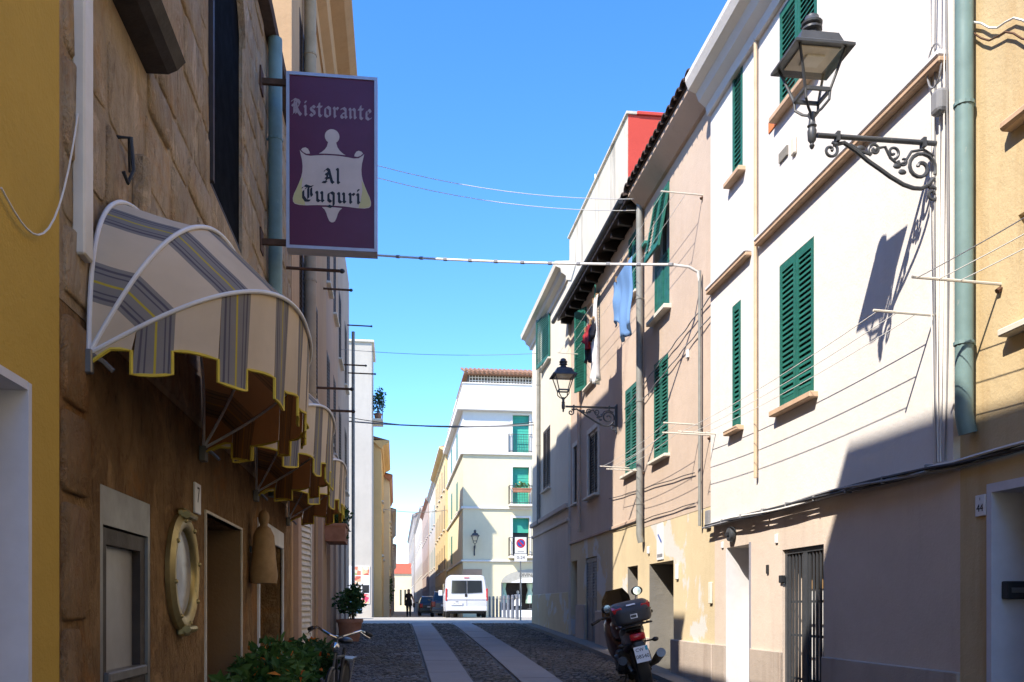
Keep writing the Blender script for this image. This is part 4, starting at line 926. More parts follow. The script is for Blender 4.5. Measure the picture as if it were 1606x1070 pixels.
for i, (a, b_) in enumerate(lv):
    for k, off in enumerate((0, 4.5)):
        x0, x1 = bx[0] + off, bx[1] + off
        wo = MB(F).box(x0, x1, -.33, -.3, a, b_).build('window', m['pane'], h)
        f = MB(F)
        for p in ((x0 - .1, x0, a, b_ + .1), (x1, x1 + .1, a, b_ + .1), (x0, x1, b_, b_ + .1)): f.box(p[0], p[1], 0, .025, p[2], p[3])
        f.build('window_surround', m['pl_wbw'], wo)
        zl = a + (b_ - a) * (0.02, .0, .62)[i]; bl = MB(F); n = 14; zz = b_ - zl
        for q in range(n): z0_ = zl + zz * q / n; bl.add([(x0 + .01, -.2, z0_), (x1 - .01, -.2, z0_), (x1 - .01, -.215, z0_ + zz / n * .96), (x0 + .01, -.215, z0_ + zz / n * .96)], [(0, 1, 2, 3)])
        bl.box(x0 + .01, x1 - .01, -.25, -.218, zl, b_); bl.build('blind', m['green_bright'] if i != 1 else m['green_bright'], wo, fixn=False)
        balcony(wo, F, x0, x1, a - .02, .12 if i == 0 else .5)
# roof terrace with tiled roof
t0, t1_ = XQ + .15, XE; zr = zpt + .06
tt = MB(F); tt.box(t0 + .15, t1_ - .2, -5, -.35, zr, zr + .52); to = tt.build('roof_terrace_wall', m['wood_brown'], h)
la = MB(F); x = t0 + .2
while x < t1_ - 1: la.box(x, x + .05, -.34, -.31, zr + .0, zr + .5); x += .16
for z in (zr + .15, zr + .33): la.box(t0 + .2, t1_ - 1, -.309, -.29, z, z + .04)
la.build('lattice', m['sill'], to)
rf = MB(F); rf.add([(t0 - .1, .05, zr + .52), (t1_, .05, zr + .52), (t1_, -3, zr + 1.5), (t0 + 1, -3, zr + 1.5), (t0 - .1, -6, zr + .52), (t1_, -6, zr + .52), (t0 - .1, .05, zr + .46), (t1_, .05, zr + .46), (t0 - .1, -6, zr + .46)], [(0, 1, 2, 3), (3, 2, 5, 4), (0, 3, 4), (0, 6, 7, 1), (0, 4, 8, 6), (6, 8, 5, 7)])
ro = rf.build('roof', m['tile'], h)
tl = MB(F); x = t0
while x < t1_ - .2: tl.tube([(x, .09, zr + .55), (x, -2.95, zr + 1.5)], .075, 6); x += .24
tl.build('roof_tiles', m['tile'], ro, smooth=True)
MB(F).cbox(XQ + .3, XQ + 1.6, -13, -7, zr, zr + 1.3, .02).build('stair_block', m['pl_wbw'], h)
# shop: arched fascia, glass, mannequins
cx = (shop[0] + shop[1]) / 2; zs_ = shop[3]; ww = (shop[1] - shop[0]) / 2
m['fascia'] = paint('grey_shop_fascia', (.42, .41, .36), .7, .15)
arc = [(cx - ww, zs_), (cx + ww, zs_)] + [(cx + ww * math.cos(a), zs_ + .72 * math.sin(a)) for a in [PI * k / 16 for k in range(1, 16)]]
so = MB(F).prism(arc, -.05, .04, 'xz').build('shop_fascia', m['fascia'], h)
text('DIVINA', .26, TXT_F((cx - .3, YQ - .042, zs_ + .40)), m['ink'], so)
aw_ = [(cx - ww * .72, zs_ + .0), (cx + ww * .72, zs_ + .0), (cx + ww * .4, zs_ + .2), (cx, zs_ + .27), (cx - ww * .4, zs_ + .2)]
MB(F).prism(aw_, .041, .07, 'xz').build('fascia_panel', m['plate'], so)
MB(F).box(shop[0], shop[1], -.9, -.85, 0, zs_).build('shop_back', m['wood_dark'], h)
MB(F).box(shop[0], shop[1], -.84, .015, 1.0, zq(957)).build('shop_base', m['plate'], h)
fm = MB(F)
for x in (shop[0] + .02, shop[0] + 1.05, shop[0] + 2.1, shop[1] - .05): fm.box(x, x + .05, -.12, -.06, zq(957), zs_)
fm.build('shop_frame', m['alu'], h)
for x, c_ in ((XY(791, YQ), (.35, .55, .45)), (XY(833, YQ), (.5, .68, .52)), (XY(814, YQ), (.8, .78, .74))):
    z0_ = zq(955); k = .82; mq = thing('mannequin', {0: 'green dress on a stand at the shop window edge', 1: 'pale green long dress on a shop mannequin', 2: 'white top on a low shop mannequin'}[[.35, .5, .8].index(c_[0])], 'mannequin', (x, YQ + .5, z0_))
    d_ = MB(Matrix.Translation((x, YQ + .5, z0_))); k = {.35: 1.7, .5: 1.6, .8: .9}[c_[0]] / 1.6
    d_.lathe([(.22, .3 * k), (.2, .7 * k), (.12, 1.0 * k), (.17, 1.25 * k), (.19, 1.36 * k), (.05, 1.42 * k), (.045, 1.48 * k)], n=12); d_.build('dress', paint('dress_cloth_%d' % int(c_[0] * 100), c_, .9, .1), mq, smooth=True)
    d_ = MB(Matrix.Translation((x, YQ + .5, z0_))); d_.ball((0, 0, 1.58 * k), (.08, .09, .11)); d_.build('head', m['sill'], mq, smooth=True)
    d_ = MB(Matrix.Translation((x, YQ + .5, z0_))); d_.tube([(0, 0, 0), (0, 0, .35 * k)], .02, 6); d_.lathe([(.15, 0), (.15, .02), (0, .03)], n=12); d_.build('stand', m['steel'], mq)
MB(F).box(XY(741, YQ) - .5, XY(741, YQ) + .5, 0, .03, zq(905), zq(893)).build('wall_plaque', m['pl_rose'], h)
# side windows along the far street
for y, (a, b_) in ((52, lv[0]), (52, lv[1]), (57, lv[0]), (57, lv[1]), (57, lv[2])):
    FX = frame((XQ, 0, 0), (0, 1, 0), (-1, 0, 0)); wo = MB(FX).box(y, y + 1, -.02, .02, a, b_ - .3).build('window', m['green_pale'], h); MB(FX).box(y - .1, y + 1.1, 0, .1, a - .1, a - .001).build('sill', m['sill'], wo)
fl = MB(F); bxm = (bx[0] + bx[1]) / 2

# ------------------------------------------------------------------ rows of houses further along the street
def row_house(name, label, side, X, y0, y1, zt, mat, dep=8, nfl=3, eave=.3, shut='green_pale', roof='tile', gd='wood_dark', eave_mat=None, group=None):
    Fh = frame((X, 0, 0), (0, 1, 0), (-side, 0, 0)); h = thing(name, label, 'house', (X, y0, G(y0)), group)
    zg = G((y0 + y1) / 2); fh = (zt - zg - .4) / nfl; n = max(1, int((y1 - y0) / 3.2)); ops = []; drs = []
    for i in range(n):
        c = y0 + (y1 - y0) * (i + .5) / n
        for k in range(1, nfl): ops.append((c - .5, c + .5, zg + fh * k + .5, zg + fh * k + min(2.2, fh - .5), .2))
        drs.append((c - .6, c + .6, -1, zg + min(2.6, fh - .5), .25))
    w = MB(Fh); facade(w, y0, y1, -1, zt, ops + drs); shell(w, y0, y1, -1, zt, dep); w.build('wall', mat, h)
    for o in ops:
        wo = MB(Fh).box(o[0], o[1], -.18, -.14, o[2], o[3]).build('window', m['pane'], h)
        b = MB(Fh); b.box(o[0], o[0] + .49, -.05, -.01, o[2], o[3]); b.build('shutter', m[shut], wo); b = MB(Fh); b.box(o[1] - .49, o[1], -.05, -.01, o[2], o[3]); b.build('shutter', m[shut], wo)
        MB(Fh).box(o[0] - .1, o[1] + .1, 0, .1, o[2] - .1, o[2] - .002).build('sill', m['sill'], wo)
    for o in drs: MB(Fh).box(o[0], o[1], -.25, -.2, 0, o[3]).build('door', m[gd], h)
    MB(Fh).prism([(-.02, zt - .35), (.06, zt - .35), (.1, zt - .2), (eave * .7, zt - .12), (eave, zt - .02), (eave, zt + .06), (-.4, zt + .12), (-.4, zt)], y0 - .15, y1 + .0, 'yz').build('cornice', eave_mat or mat, h)
    rf = MB(Fh); rf.add([(y0 - .15, eave, zt + .065), (y1, eave, zt + .065), (y1, -dep / 2, zt + 1.2), (y0 - .15, -dep / 2, zt + 1.2), (y0 - .15, -dep, zt + .05), (y1, -dep, zt + .05)], [(0, 1, 2, 3), (3, 2, 5, 4), (0, 3, 4), (1, 5, 2)])
    rf.build('roof', m[roof], h); return h
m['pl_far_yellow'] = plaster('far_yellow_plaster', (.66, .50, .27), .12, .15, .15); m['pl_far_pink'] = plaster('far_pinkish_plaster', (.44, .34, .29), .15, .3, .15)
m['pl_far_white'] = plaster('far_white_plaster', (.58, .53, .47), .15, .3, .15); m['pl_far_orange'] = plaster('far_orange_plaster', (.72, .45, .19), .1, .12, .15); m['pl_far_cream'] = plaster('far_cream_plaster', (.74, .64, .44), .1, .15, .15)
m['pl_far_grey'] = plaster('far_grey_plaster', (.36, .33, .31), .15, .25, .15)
X0 = XQ
row_house('far_house', 'yellow house with brown shutters next beyond the pale corner building', 1, X0 - .15, YQ + 14, 78, ZZ(700, 722, 66) + .2, m['pl_far_yellow'], nfl=4, shut='wood_brown', eave=.45)
row_house('far_house', 'white house with pinkish cornice beyond the yellow house', 1, X0 - .15, 78, 92, ZZ(680, 768, 84), m['pl_far_white'], nfl=3, eave=.3)
row_house('far_house', 'pinkish house with red cornice beyond the white one', 1, X0 - .25, 92, 112, ZZ(668, 792, 98), m['pl_far_pink'], nfl=3, shut='wood_dark', eave_mat=m['terracotta'])
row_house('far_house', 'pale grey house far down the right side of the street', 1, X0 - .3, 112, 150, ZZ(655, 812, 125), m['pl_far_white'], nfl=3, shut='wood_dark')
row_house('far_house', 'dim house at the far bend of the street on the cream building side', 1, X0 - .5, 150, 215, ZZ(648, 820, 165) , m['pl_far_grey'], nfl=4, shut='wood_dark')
# left side beyond the crossing
m['pl_poster'] = plaster('off_white_end_wall', (.50, .46, .40), .12, .25, .2); YP = 43.0; XP = XY(583, YP); F = FF(YP)
h = thing('poster_building', 'plain white end wall with food poster boards at the crossing', 'building', (XP, YP, 1.2)); zt = ZZ(575, 537, YP)
w = MB(F); facade(w, XP - 9, XP, -1, zt, []); shell(w, XP - 9, XP, -1, zt, 3.6); w.build('wall', m['pl_poster'], h)
MB(F).cbox(XP - 9, XP + .12, -3.5, .1, zt, zt + .1, .02).build('coping', m['pl_cream'], h)
w = MB(); w.box(XP - .02, XP + .5, YP + 1.6, YP + 3.2, ZZ(588, 662, 45), ZZ(588, 662, 45) + .1); bo = w.build('balcony', m['sill'], h)
r = MB()
for i in range(9): r.tube([(XP + .47, YP + 1.65 + .19 * i, ZZ(588, 662, 45)), (XP + .47, YP + 1.65 + .19 * i, ZZ(588, 662, 45) + .95)], .012, 4)
for i in range(3): r.tube([(XP + .47 - .24 * i, YP + 1.63, ZZ(588, 662, 45)), (XP + .47 - .24 * i, YP + 1.63, ZZ(588, 662, 45) + .95)], .012, 4)
r.tube([(XP, YP + 1.63, ZZ(588, 662, 45) + .95), (XP + .47, YP + 1.63, ZZ(588, 662, 45) + .95), (XP + .47, YP + 3.2, ZZ(588, 662, 45) + .95)], .018, 4); r.build('railing', m['iron'], bo)
# poster boards: six flat prints
pb = thing('poster_board', 'board of colourful food pictures on the white end wall', 'poster', (XP - 1.2, YP, 1.5)); xs = [XY(554, YP), XY(567, YP), XY(580, YP)]; zs_ = [ZZ(567, v, YP) for v in (947, 931, 917, 903, 888)]
MB(F).box(xs[0] - .7, xs[2], .001, .03, zs_[0], zs_[-1]).build('panel', m['plate'], pb)
def foodprint(nm, cols, seed):
    g = NG(nm); v = g.n('TexVoronoi'); v.inputs['Scale'].default_value = 5.5; mp = g.pos((1, 1, 1)); g.l(mp, v.inputs['Vector']); cr = g.n('ValToRGB'); cr.color_ramp.interpolation = 'CONSTANT'
    sp = g.n('SeparateColor'); g.l(v.outputs['Color'], sp.inputs[0]); g.l(sp.outputs[seed % 3], cr.inputs[0]); e = cr.color_ramp.elements
    e[0].color = (*cols[0], 1); e[1].position = .75; e[1].color = (*cols[-1], 1)
    for i, c in enumerate(cols[1:-1]): x = e.new(.25 + .25 * i); x.color = (*c, 1)
    return g.fin(cr.outputs[0], .5)
pal = [[(.75, .7, .6), (.3, .4, .15), (.7, .55, .4), (.6, .2, .12)], [(.7, .35, .2), (.75, .65, .5), (.5, .12, .08), (.75, .5, .3)], [(.7, .7, .66), (.75, .66, .5), (.6, .5, .4), (.72, .7, .68)], [(.65, .1, .1), (.75, .4, .35), (.6, .05, .12), (.75, .6, .3)]]
for j in range(4):
    for i in range(2):
        MB(F).box(xs[i] + .03, xs[i + 1] - .03, .03, .034, zs_[j] + .02, zs_[j + 1] - .02).build('print', m['plastic_black'] if (i, j) == (1, 1) else foodprint('food_print_%d%d' % (i, j), pal[(i + 3 - j) % 4 if j else 3], i + j), pb)
row_house('far_house', 'orange house with projecting eave after the poster wall', -1, XY(598, 47), 46.7, 56, ZZ(600, 695, 47), m['pl_far_orange'], nfl=3, shut='wood_brown', eave=.42)
row_house('far_house', 'cream house with red cornice band after the orange house', -1, XY(611, 57), 56, 70, ZZ(610, 750, 57), m['pl_far_cream'], nfl=3, shut='wood_brown', eave=.2, eave_mat=m['terracotta'])
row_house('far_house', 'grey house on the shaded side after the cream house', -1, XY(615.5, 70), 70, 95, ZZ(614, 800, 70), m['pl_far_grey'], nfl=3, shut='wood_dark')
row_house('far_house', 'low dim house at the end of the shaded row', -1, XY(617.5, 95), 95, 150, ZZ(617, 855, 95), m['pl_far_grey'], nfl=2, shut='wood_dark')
F = FF(175); xa_, xb_ = XY(600, 175), XY(660, 175); zt = ZZ(632, 900, 175)
h = thing('end_house', 'small pale house with a red roof closing the far end of the street', 'house', (0, 175, .9)); w = MB(F); facade(w, xa_, xb_, -1, zt, [(XY(627, 175), XY(630, 175), 2, 5, .2), (XY(634, 175), XY(637, 175), 2, 5, .2)]); shell(w, xa_, xb_, -1, zt, 8); w.build('wall', m['pl_far_cream'], h)
for u in (627, 634): MB(F).box(XY(u, 175), XY(u + 3, 175), -.2, -.15, 2, 5).build('window', m['pane'], h)
w = MB(F); w.add([(xa_, .3, zt), (xb_, .3, zt), (xb_, -4, zt + 2.2), (xa_, -4, zt + 2.2), (xa_, -8, zt), (xb_, -8, zt)], [(0, 1, 2, 3), (3, 2, 5, 4), (0, 3, 4), (1, 5, 2)]); w.build('roof', paint('red_far_roof', (.42, .10, .06), .9, .2), h)

# ------------------------------------------------------------------ scrolled wall lanterns
m['lamp_glass'] = None
def clear_glass():
    g = NG('lantern_glass'); gl = g.n('BsdfGlossy'); gl.inputs['Roughness'].default_value = .05; tr = g.n('BsdfTransparent'); mx = g.n('MixShader'); mx.inputs[0].default_value = .06
    g.l(tr.outputs[0], mx.inputs[1]); g.l(gl.outputs[0], mx.inputs[2]); g.l(mx.outputs[0], g.out.inputs[0]); return g.mat
m['lamp_glass'] = clear_glass()
def spiral(c, r0, r1, a0, a1, n=22):
    return [(0, c[0] + (r0 + (r1 - r0) * i / n) * math.cos(a0 + (a1 - a0) * i / n), c[1] + (r0 + (r1 - r0) * i / n) * math.sin(a0 + (a1 - a0) * i / n)) for i in range(n + 1)]
def wall_lamp(F, s, z, arm, label, glass_on=False):
    P = F @ Vector((s, 0, z)); root = thing('street_lamp', label, 'street lamp', P, 'wall lanterns on scrolled iron brackets')
    B = F @ Matrix.Translation((s, 0, z)); k = arm / 190.0
    q = lambda pts: [(0, x * k, -y * k) for x, y in pts]
    b = MB(B); b.box(-.035, .035, 0, .03, -.46, .06); b.box(-.02, .02, .03, .05, -.42, .03); b.build('wall_plate', m['lamp_iron'], root)
    b = MB(B); b.tube([(0, .03, 0), (0, arm, 0)], .019, 10)
    for x in (30, 160): b.box(-.03, .03, x * k - .012, x * k + .012, -.04, .03)
    b.build('arm', m['lamp_iron'], root, smooth=True)
    b = MB(B); b.tube(q([(165, 12), (150, 8), (132, 18), (113, 32), (96, 42), (80, 52), (60, 62), (45, 66), (33, 66), (22, 60), (14, 50)]), .016, 8)
    b.build('brace', m['lamp_iron'], root, smooth=True)
    S = lambda c, r0, r1, a0, a1: [(0, c[0] * k + x * k, -c[1] * k + y * k) for _, x, y in spiral((0, 0), r0, r1, a0, a1)]
    for c, r0, r1, a0, a1, t in (((34, 36), 24, 4, R(200), R(-340), .015), ((170, 20), 12, 2, R(100), R(560), .012), ((76, 17), 10, 2, R(260), R(-140), .011), ((104, 15), 10, 2, R(-60), R(420), .011), ((16, 73), 11, 3, R(60), R(520), .012), ((60, 28), 8, 2, R(0), R(-300), .01)):
        b = MB(B); b.tube(S(c, r0, r1, a0, a1), t, 6); b.build('scroll', m['lamp_iron'], root, smooth=True)
    b = MB(B); b.tube(q([(140, 10), (125, 18), (112, 22), (98, 12), (88, 10), (80, 25), (68, 34), (58, 30), (48, 14), (30, 10), (14, 18)]), .011, 6); b.build('scroll', m['lamp_iron'], root, smooth=True)
    for x, y in ((62, 44), (70, 36), (125, 14)):
        b = MB(B); b.ball((0, x * k, -y * k), (.012, .035, .022), 8, 5); b.build('leaf_boss', m['lamp_iron'], root, smooth=True)
    C = B @ Matrix.Translation((0, arm + .04, 0))
    b = MB(C); b.lathe([(0, -.11), (.012, -.1), (.02, -.08), (.012, -.065), (.03, -.04), (.034, .03), (.026, .05), (.036, .065), (.026, .08), (.022, .12), (.032, .14), (.03, .16), (.012, .17)], n=12); b.build('stem', m['lamp_iron'], root, smooth=True)
    body = MB(C); hl, hu, zl, zu = .095, .175, .29, .56
    for sx in (1, -1):
        for sy in (1, -1):
            body.tube([(sx * hl, sy * hl, zl), (sx * hu, sy * hu, zu)], .011, 6); body.tube([(sx * .018, sy * .018, .15), (sx * .05, sy * .05, .17), (sx * .09, sy * .09, .22), (sx * hl, sy * hl, zl)], .010, 6)
    for a in (1, -1): body.box(-hl, hl, a * hl - .01, a * hl + .01, zl - .012, zl + .012); body.box(a * hl - .01, a * hl + .01, -hl, hl, zl - .0125, zl + .0125)
    body.build('lantern_frame', m['lamp_iron'], root)
    gl = MB(C); e = .004
    for (x0, y0), (x1, y1) in (((-1, -1), (1, -1)), ((1, -1), (1, 1)), ((1, 1), (-1, 1)), ((-1, 1), (-1, -1))):
        gl.quad((x0 * (hl - e), y0 * (hl - e), zl + .014), (x1 * (hl - e), y1 * (hl - e), zl + .014), (x1 * (hu - e), y1 * (hu - e), zu - .004), (x0 * (hu - e), y0 * (hu - e), zu - .004))
    gl.build('glass', m['lamp_glass'], root, fixn=False)
    rf = MB(C); o = .225
    def ring(hw, z): return [(-hw, -hw, z), (hw, -hw, z), (hw, hw, z), (-hw, hw, z)]
    vs = ring(o - .06, zu + .004) + ring(o, zu - .012) + ring(o, zu + .006) + ring(.165, zu + .05) + ring(.14, zu + .12) + ring(.085, zu + .15); fs = [(3, 2, 1, 0)]
    for r_ in range(5):
        for i in range(4): fs.append((r_ * 4 + i, r_ * 4 + (i + 1) % 4, r_ * 4 + 4 + (i + 1) % 4, r_ * 4 + 4 + i))
    fs.append((20, 21, 22, 23)); rf.add(vs, fs); ro = rf.build('lantern_roof', m['lamp_iron'], root)
    b = MB(C); b.lathe([(.085, zu + .148), (.06, zu + .17), (.045, zu + .2), (.075, zu + .21), (.075, zu + .225), (.05, zu + .24), (.075, zu + .25), (.078, zu + .265), (.055, zu + .285), (.05, zu + .31), (.03, zu + .325), (0, zu + .33)], n=14); b.build('finial', m['lamp_iron'], ro, smooth=True)
    b = MB(C); b.box(-.15, .15, -.15, .15, zu - .004, zu + .003); b.build('reflector', m['sill'], root)
    b = MB(C); b.cbox(-.07, .07, -.07, .07, zu - .02, zu - .0045, .004); b.build('light_unit', m['white_pvc'], root)
    return root
wall_lamp(FR, RY(1481) + .02, RZ(1481, 224), 1.0, 'black lantern on a scrolled bracket casting its shadow on the white house')
wall_lamp(FR, RY(968), RZ(968, 640), .98, 'black lantern on a scrolled bracket on the tan house by the laundry')
FQ = FF(48.0 - .0); wl_s = XY(744, 48)
wall_lamp(FQ, wl_s, ZZ(744, 858, 48), .35, 'small lantern on the shaded corner of the pale corner building')

# ------------------------------------------------------------------ cables and clothes lines
def sag(p, q, s=.1, n=14):
    p, q = Vector(p), Vector(q); return [p.lerp(q, i / n) - Vector((0, 0, s * 4 * (i / n) * (1 - i / n))) for i in range(n + 1)]
def cable(p, q, s, r, mat, label, group=None):
    b = MB(); b.tube(sag(p, q, s), r, 6); return tag(b.build('cable', m[mat], smooth=True), label, 'cable', group)
zA = RZ(1103, 420); yA = RY(1103)
b = MB(); pts = sag((XL, 15.6, ZZ(500, 393, 15.6)), (XR - .45, yA, zA + .02), .06) + [(XR - .2, yA, zA), (XR - .08, yA, zA - .06), (XR - .05, yA, zA - .2)]
b.tube(pts, .018, 8); tc = thing('cable', 'thick pale cable with clips spanning the street below the purple sign', 'cable', pts[0]); b.build('sheath', m['cable_white'], tc, smooth=True)
for i in range(1, 15):
    p, q = Vector(pts[i - 1]), Vector(pts[i]); c = MB(); d = (q - p).normalized(); c.tube([q - d * .03, q + d * .03], .026, 6); c.build('clip', m['cable_grey'], tc)
cable((XL, 14.2, ZZ(483, 225, 14.2)), (XR, RY(1012), RZ(1012, 312)), .25, .006, 'cable_white', 'upper of two thin pale wires leaving the purple sign for the tan eaves')
cable((XL, 14.4, ZZ(486, 245, 14.4)), (XR, RY(1008), RZ(1008, 330)), .25, .006, 'cable_white', 'lower of two thin pale wires leaving the purple sign for the tan eaves')
cable((XL, 28.0, ZZ(549, 661, 28.0)), (XR, 26.3, RZ(840, 667)), .1, .022, 'cable_grey', 'grey cable across the street end in front of the pale corner building')
cable((XL, 28.2, ZZ(549, 655, 28.2)), (XR, 26.4, RZ(839, 663)), .22, .012, 'cable_black', 'thin black wire sagging beside the grey cable at the street end')
cable((XL, 24.0, ZZ(536, 548, 24.0)), (XR, 25.0, RZ(853, 552)), .1, .006, 'cable_grey', 'faint wire high across the street before the crossing')
cable((-1.0, 52, ZZ(600, 797, 52)), (3.5, 62, ZZ(703, 800, 62)), .2, .02, 'cable_grey', 'wire over the far street between orange and yellow houses')
bd = thing('cable_bundle', 'bundle of black and grey cables fixed along the white house above its gate', 'cable', (XR, 8.5, 2.75)); rnd = random.Random(5)
for i in range(4):
    pts = [(y, .10 + .02 * math.sin(y * 1.7 + i * 1.6), 2.745 + .022 * math.cos(y * 1.3 + i * 1.6) - .01 * math.sin(y * 2.2)) for y in [4.2 + .24 * k for k in range(31)]]
    b = MB(FR); b.tube([(s, d if s > YG else d - .055, z) for s, d, z in pts], .013, 6); b.build('strand', m[('cable_black', 'cable_grey', 'cable_black', 'cable_white')[i]], bd, smooth=True)
for k in range(8):
    b = MB(FR); s = 6.4 + .62 * k; b.cbox(s - .01, s + .01, .055, .125, 2.715, 2.78, .005); b.build('clip', m['cable_grey'], bd)
vb = thing('cable_bundle', 'loose pale cables dropping beside the grey green downpipe and black lantern', 'cable', (XR, 6.3, 2.7))
for i, (u, a) in enumerate(((1475, 0), (1482, 1.2), (1488, 2.3), (1494, 3.1), (1499, 4.4))):
    s = RY(u); b = MB(FR); b.tube([(s + .03 * math.sin(z * 1.4 + a), .075 + .012 * math.sin(z * 2 + a), z) for z in [2.78 + .2 * k for k in range(28 - 2 * i)]], .006, 5); b.build('strand', m[('cable_white', 'cable_grey', 'cable_white', 'cable_white', 'cable_grey')[i]], vb, smooth=True)
lp = MB(FR); s, z = RY(1485), RZ(1485, 105); lp.tube([(s + .09 * math.cos(a), .1, z + .16 * math.sin(a)) for a in [2 * PI * k / 16 for k in range(17)]], .007, 5); lp.build('coil', m['cable_grey'], vb, smooth=True)
yb = thing('cable_pair', 'wavy white and brown wires across the yellow wall beside the downpipe', 'cable', (XR, 5.5, 5.8))
for k, (v0, v1, mt) in enumerate(((40, 78, 'cable_white'), (55, 103, 'rust'))):
    b = MB(FR); b.tube([(s, .03, RZ(1525, v0) + (RZ(1600, v1) - RZ(1525, v0)) * i / 10 + .03 * math.sin(i * 1.3 + k)) for i, s in [(i, RY(1522) + (5.2 - RY(1522)) * i / 10) for i in range(11)]], .007, 5); b.build('wire', m[mt], yb, smooth=True)
dc = thing('cable_pair', 'two thin dark cables clipped along the tan house front above its doors', 'cable', (XR, 14, 3.6))
for z0, z1 in ((RZ(1085, 745), RZ(960, 782)), (RZ(1099, 787), RZ(1013, 813))):
    b = MB(FR); b.tube([(12 + .5 * i, .03, z0 + (z1 - z0) * i / 10 + .008 * math.sin(i * 2.1)) for i in range(11)], .007, 5); b.build('wire', m['cable_black'], dc, smooth=True)
tw = thing('twisted_cable', 'twisted cable climbing along the tan house up to the white house corner', 'cable', (XR, 13, 4.2))
for k in range(2):
    b = MB(FR); b.tube([(y, .04 + .008 * math.sin(y * 9 + k * PI), RZ(1123, 460) + (RZ(985, 640) - RZ(1123, 460)) * (y - 11.2) / 4.6 - (.25 * k)) for y in [11.2 + .1 * j for j in range(47)]], .009, 5); b.build('wire', m['cable_grey'], tw, smooth=True)
def line_set(label, s0, s1, z, out, n=2, r=.0035, mat='cable_white', brace=True):
    root = thing('clothes_line', label, 'clothes line', FR @ Vector((s0, 0, z)))
    for s in (s0, s1):
        b = MB(FR); b.tube([(s, 0, z), (s, out + .03, z + .02)], .010, 6); b.build('bracket', m['sill'] if mat == 'cable_white' else m['rust'], root)
        if brace:
            b = MB(FR); b.tube([(s, .0, z - .03), (s, .03, z - .05)], .02, 6); b.build('wall_socket', m['rust'], root)
    for i in range(n):
        o = out - .16 * i; b = MB(FR); b.tube([(s0 + (s1 - s0) * k / 12, o, z + .012 - .05 * 4 * (k / 12) * (1 - k / 12)) for k in range(13)], r, 5); b.build('line', m[mat], root)
    return root
line_set('clothes lines strung along the white house between two pale brackets', 6.38, 11.1, RZ(1482, 493), .52, 3)
line_set('clothes lines along the yellow house ending at a rusty bracket by the downpipe', 2.4, RY(1570), RZ(1570, 446), .62, 3, mat='cable_white')
line_set('washing line high on the tan houses holding blue jeans', 11.75, 19.5, RZ(1103, 305), .55, 3)
line_set('washing line over the lower tan windows between rusty brackets', 11.8, 15.6, RZ(1100, 667), .5, 2)
line_set('low clothes line over the tan house door beside the conduit', 11.45, 14.6, RZ(1110, 685) , .62, 2)
rods = [(11.85, ZZ(447, 420, 11.85), .72, 'long rusty rod tipped with a knob below the purple sign'), (17.8, ZZ(516, 453, 17.8), .55, 'dark rod high on the rose front under the roof line'), (15.3, ZZ(497, 608, 15.3), .68, 'upper of two rusty rods on the apricot front'), (15.4, ZZ(498, 643, 15.4), .7, 'lower of two rusty rods on the apricot front'), (25.0, ZZ(540, 572, 25.0), .6, 'thin rod on the grey rose front by the black pole'), (27.0, ZZ(546, 510, 27.0), .7, 'thin rod near the top of the black pole'), (27.3, ZZ(547, 585, 27.3), .8, 'thin rod half way down the black pole')]
for s, z, L, lab in rods:
    root = thing('washing_rod', lab, 'rod', FL @ Vector((s, 0, z)), 'iron washing rods on the left fronts'); b = MB(FL); b.tube([(s, 0, z), (s, L, z - .01)], .02, 6); b.build('rod', m['rust'], root)
    b = MB(FL); b.ball((s, L, z - .01), (.025, .035, .032), 8, 6); b.build('knob', m['iron'], root, smooth=True)

# ------------------------------------------------------------------ laundry
def cloth(name, label, s0, s1, z1, outline, mat, d=.55, seed=0):
    """a hung garment: outline as list of (x 0..1, drop metres) along the lower edge, folded and thick"""
    root = thing(name, label, 'laundry', FR @ Vector(((s0 + s1) / 2, d, z1 - max(o[1] for o in outline))))
    nx, nz = 22, 18; rnd = random.Random(seed); vs = []; ph = rnd.uniform(0, 6)
    def drop(x):
        for (a, p), (b_, q) in zip(outline, outline[1:]):
            if x <= b_: return p + (q - p) * (x - a) / max(1e-6, b_ - a)
        return outline[-1][1]
    for side in (0, 1):
        for i in range(nx + 1):
            x = i / nx; D = drop(x)
            for j in range(nz + 1):
                w = j / nz; f = .045 * w * math.sin(x * 17 + ph + w * 1.5) + .02 * w * math.sin(x * 31 + ph) + .012 * math.sin(w * 9 + x * 4)
                vs.append((s0 + (s1 - s0) * x + .03 * w * math.sin(w * 3 + ph), d + f + side * .012, z1 - D * w))
    fs = []; N = (nx + 1) * (nz + 1)
    for side in (0, 1):
        for i in range(nx):
            for j in range(nz):
                k = side * N + i * (nz + 1) + j; fs.append((k, k + 1, k + nz + 2, k + nz + 1))
    for i in range(nx): k = i * (nz + 1) + nz; fs.append((k, k + nz + 1, k + nz + 1 + N, k + N))
    for j in range(nz):
        fs.append((j, j + N, j + 1 + N, j + 1)); k = nx * (nz + 1) + j; fs.append((k, k + 1, k + 1 + N, k + N))
    b = MB(FR); b.add(vs, fs); b.build('cloth', mat, root, smooth='all')
    for x in (.15, .8):
        c = MB(FR); s = s0 + (s1 - s0) * x; c.box(s - .01, s + .01, d - .02, d + .03, z1 - .05, z1 + .04); c.build('peg', m['wood_tan'], root)
    return root
g, c = fabric('faded_denim', (.16, .30, .56)); m['denim'] = g.fin(c, .9, spec=.1); g, c = fabric('white_cotton', (.78, .77, .75)); m['cotton'] = g.fin(c, .9); g, c = fabric('red_cotton', (.38, .02, .03)); m['redcloth'] = g.fin(c, .9); g, c = fabric('dark_cotton', (.03, .03, .045)); m['darkcloth'] = g.fin(c, .9)
zl = RZ(1103, 305) + .0; XO = XR - .55
yj0, yj1 = RY(992, XO), RY(962, XO)
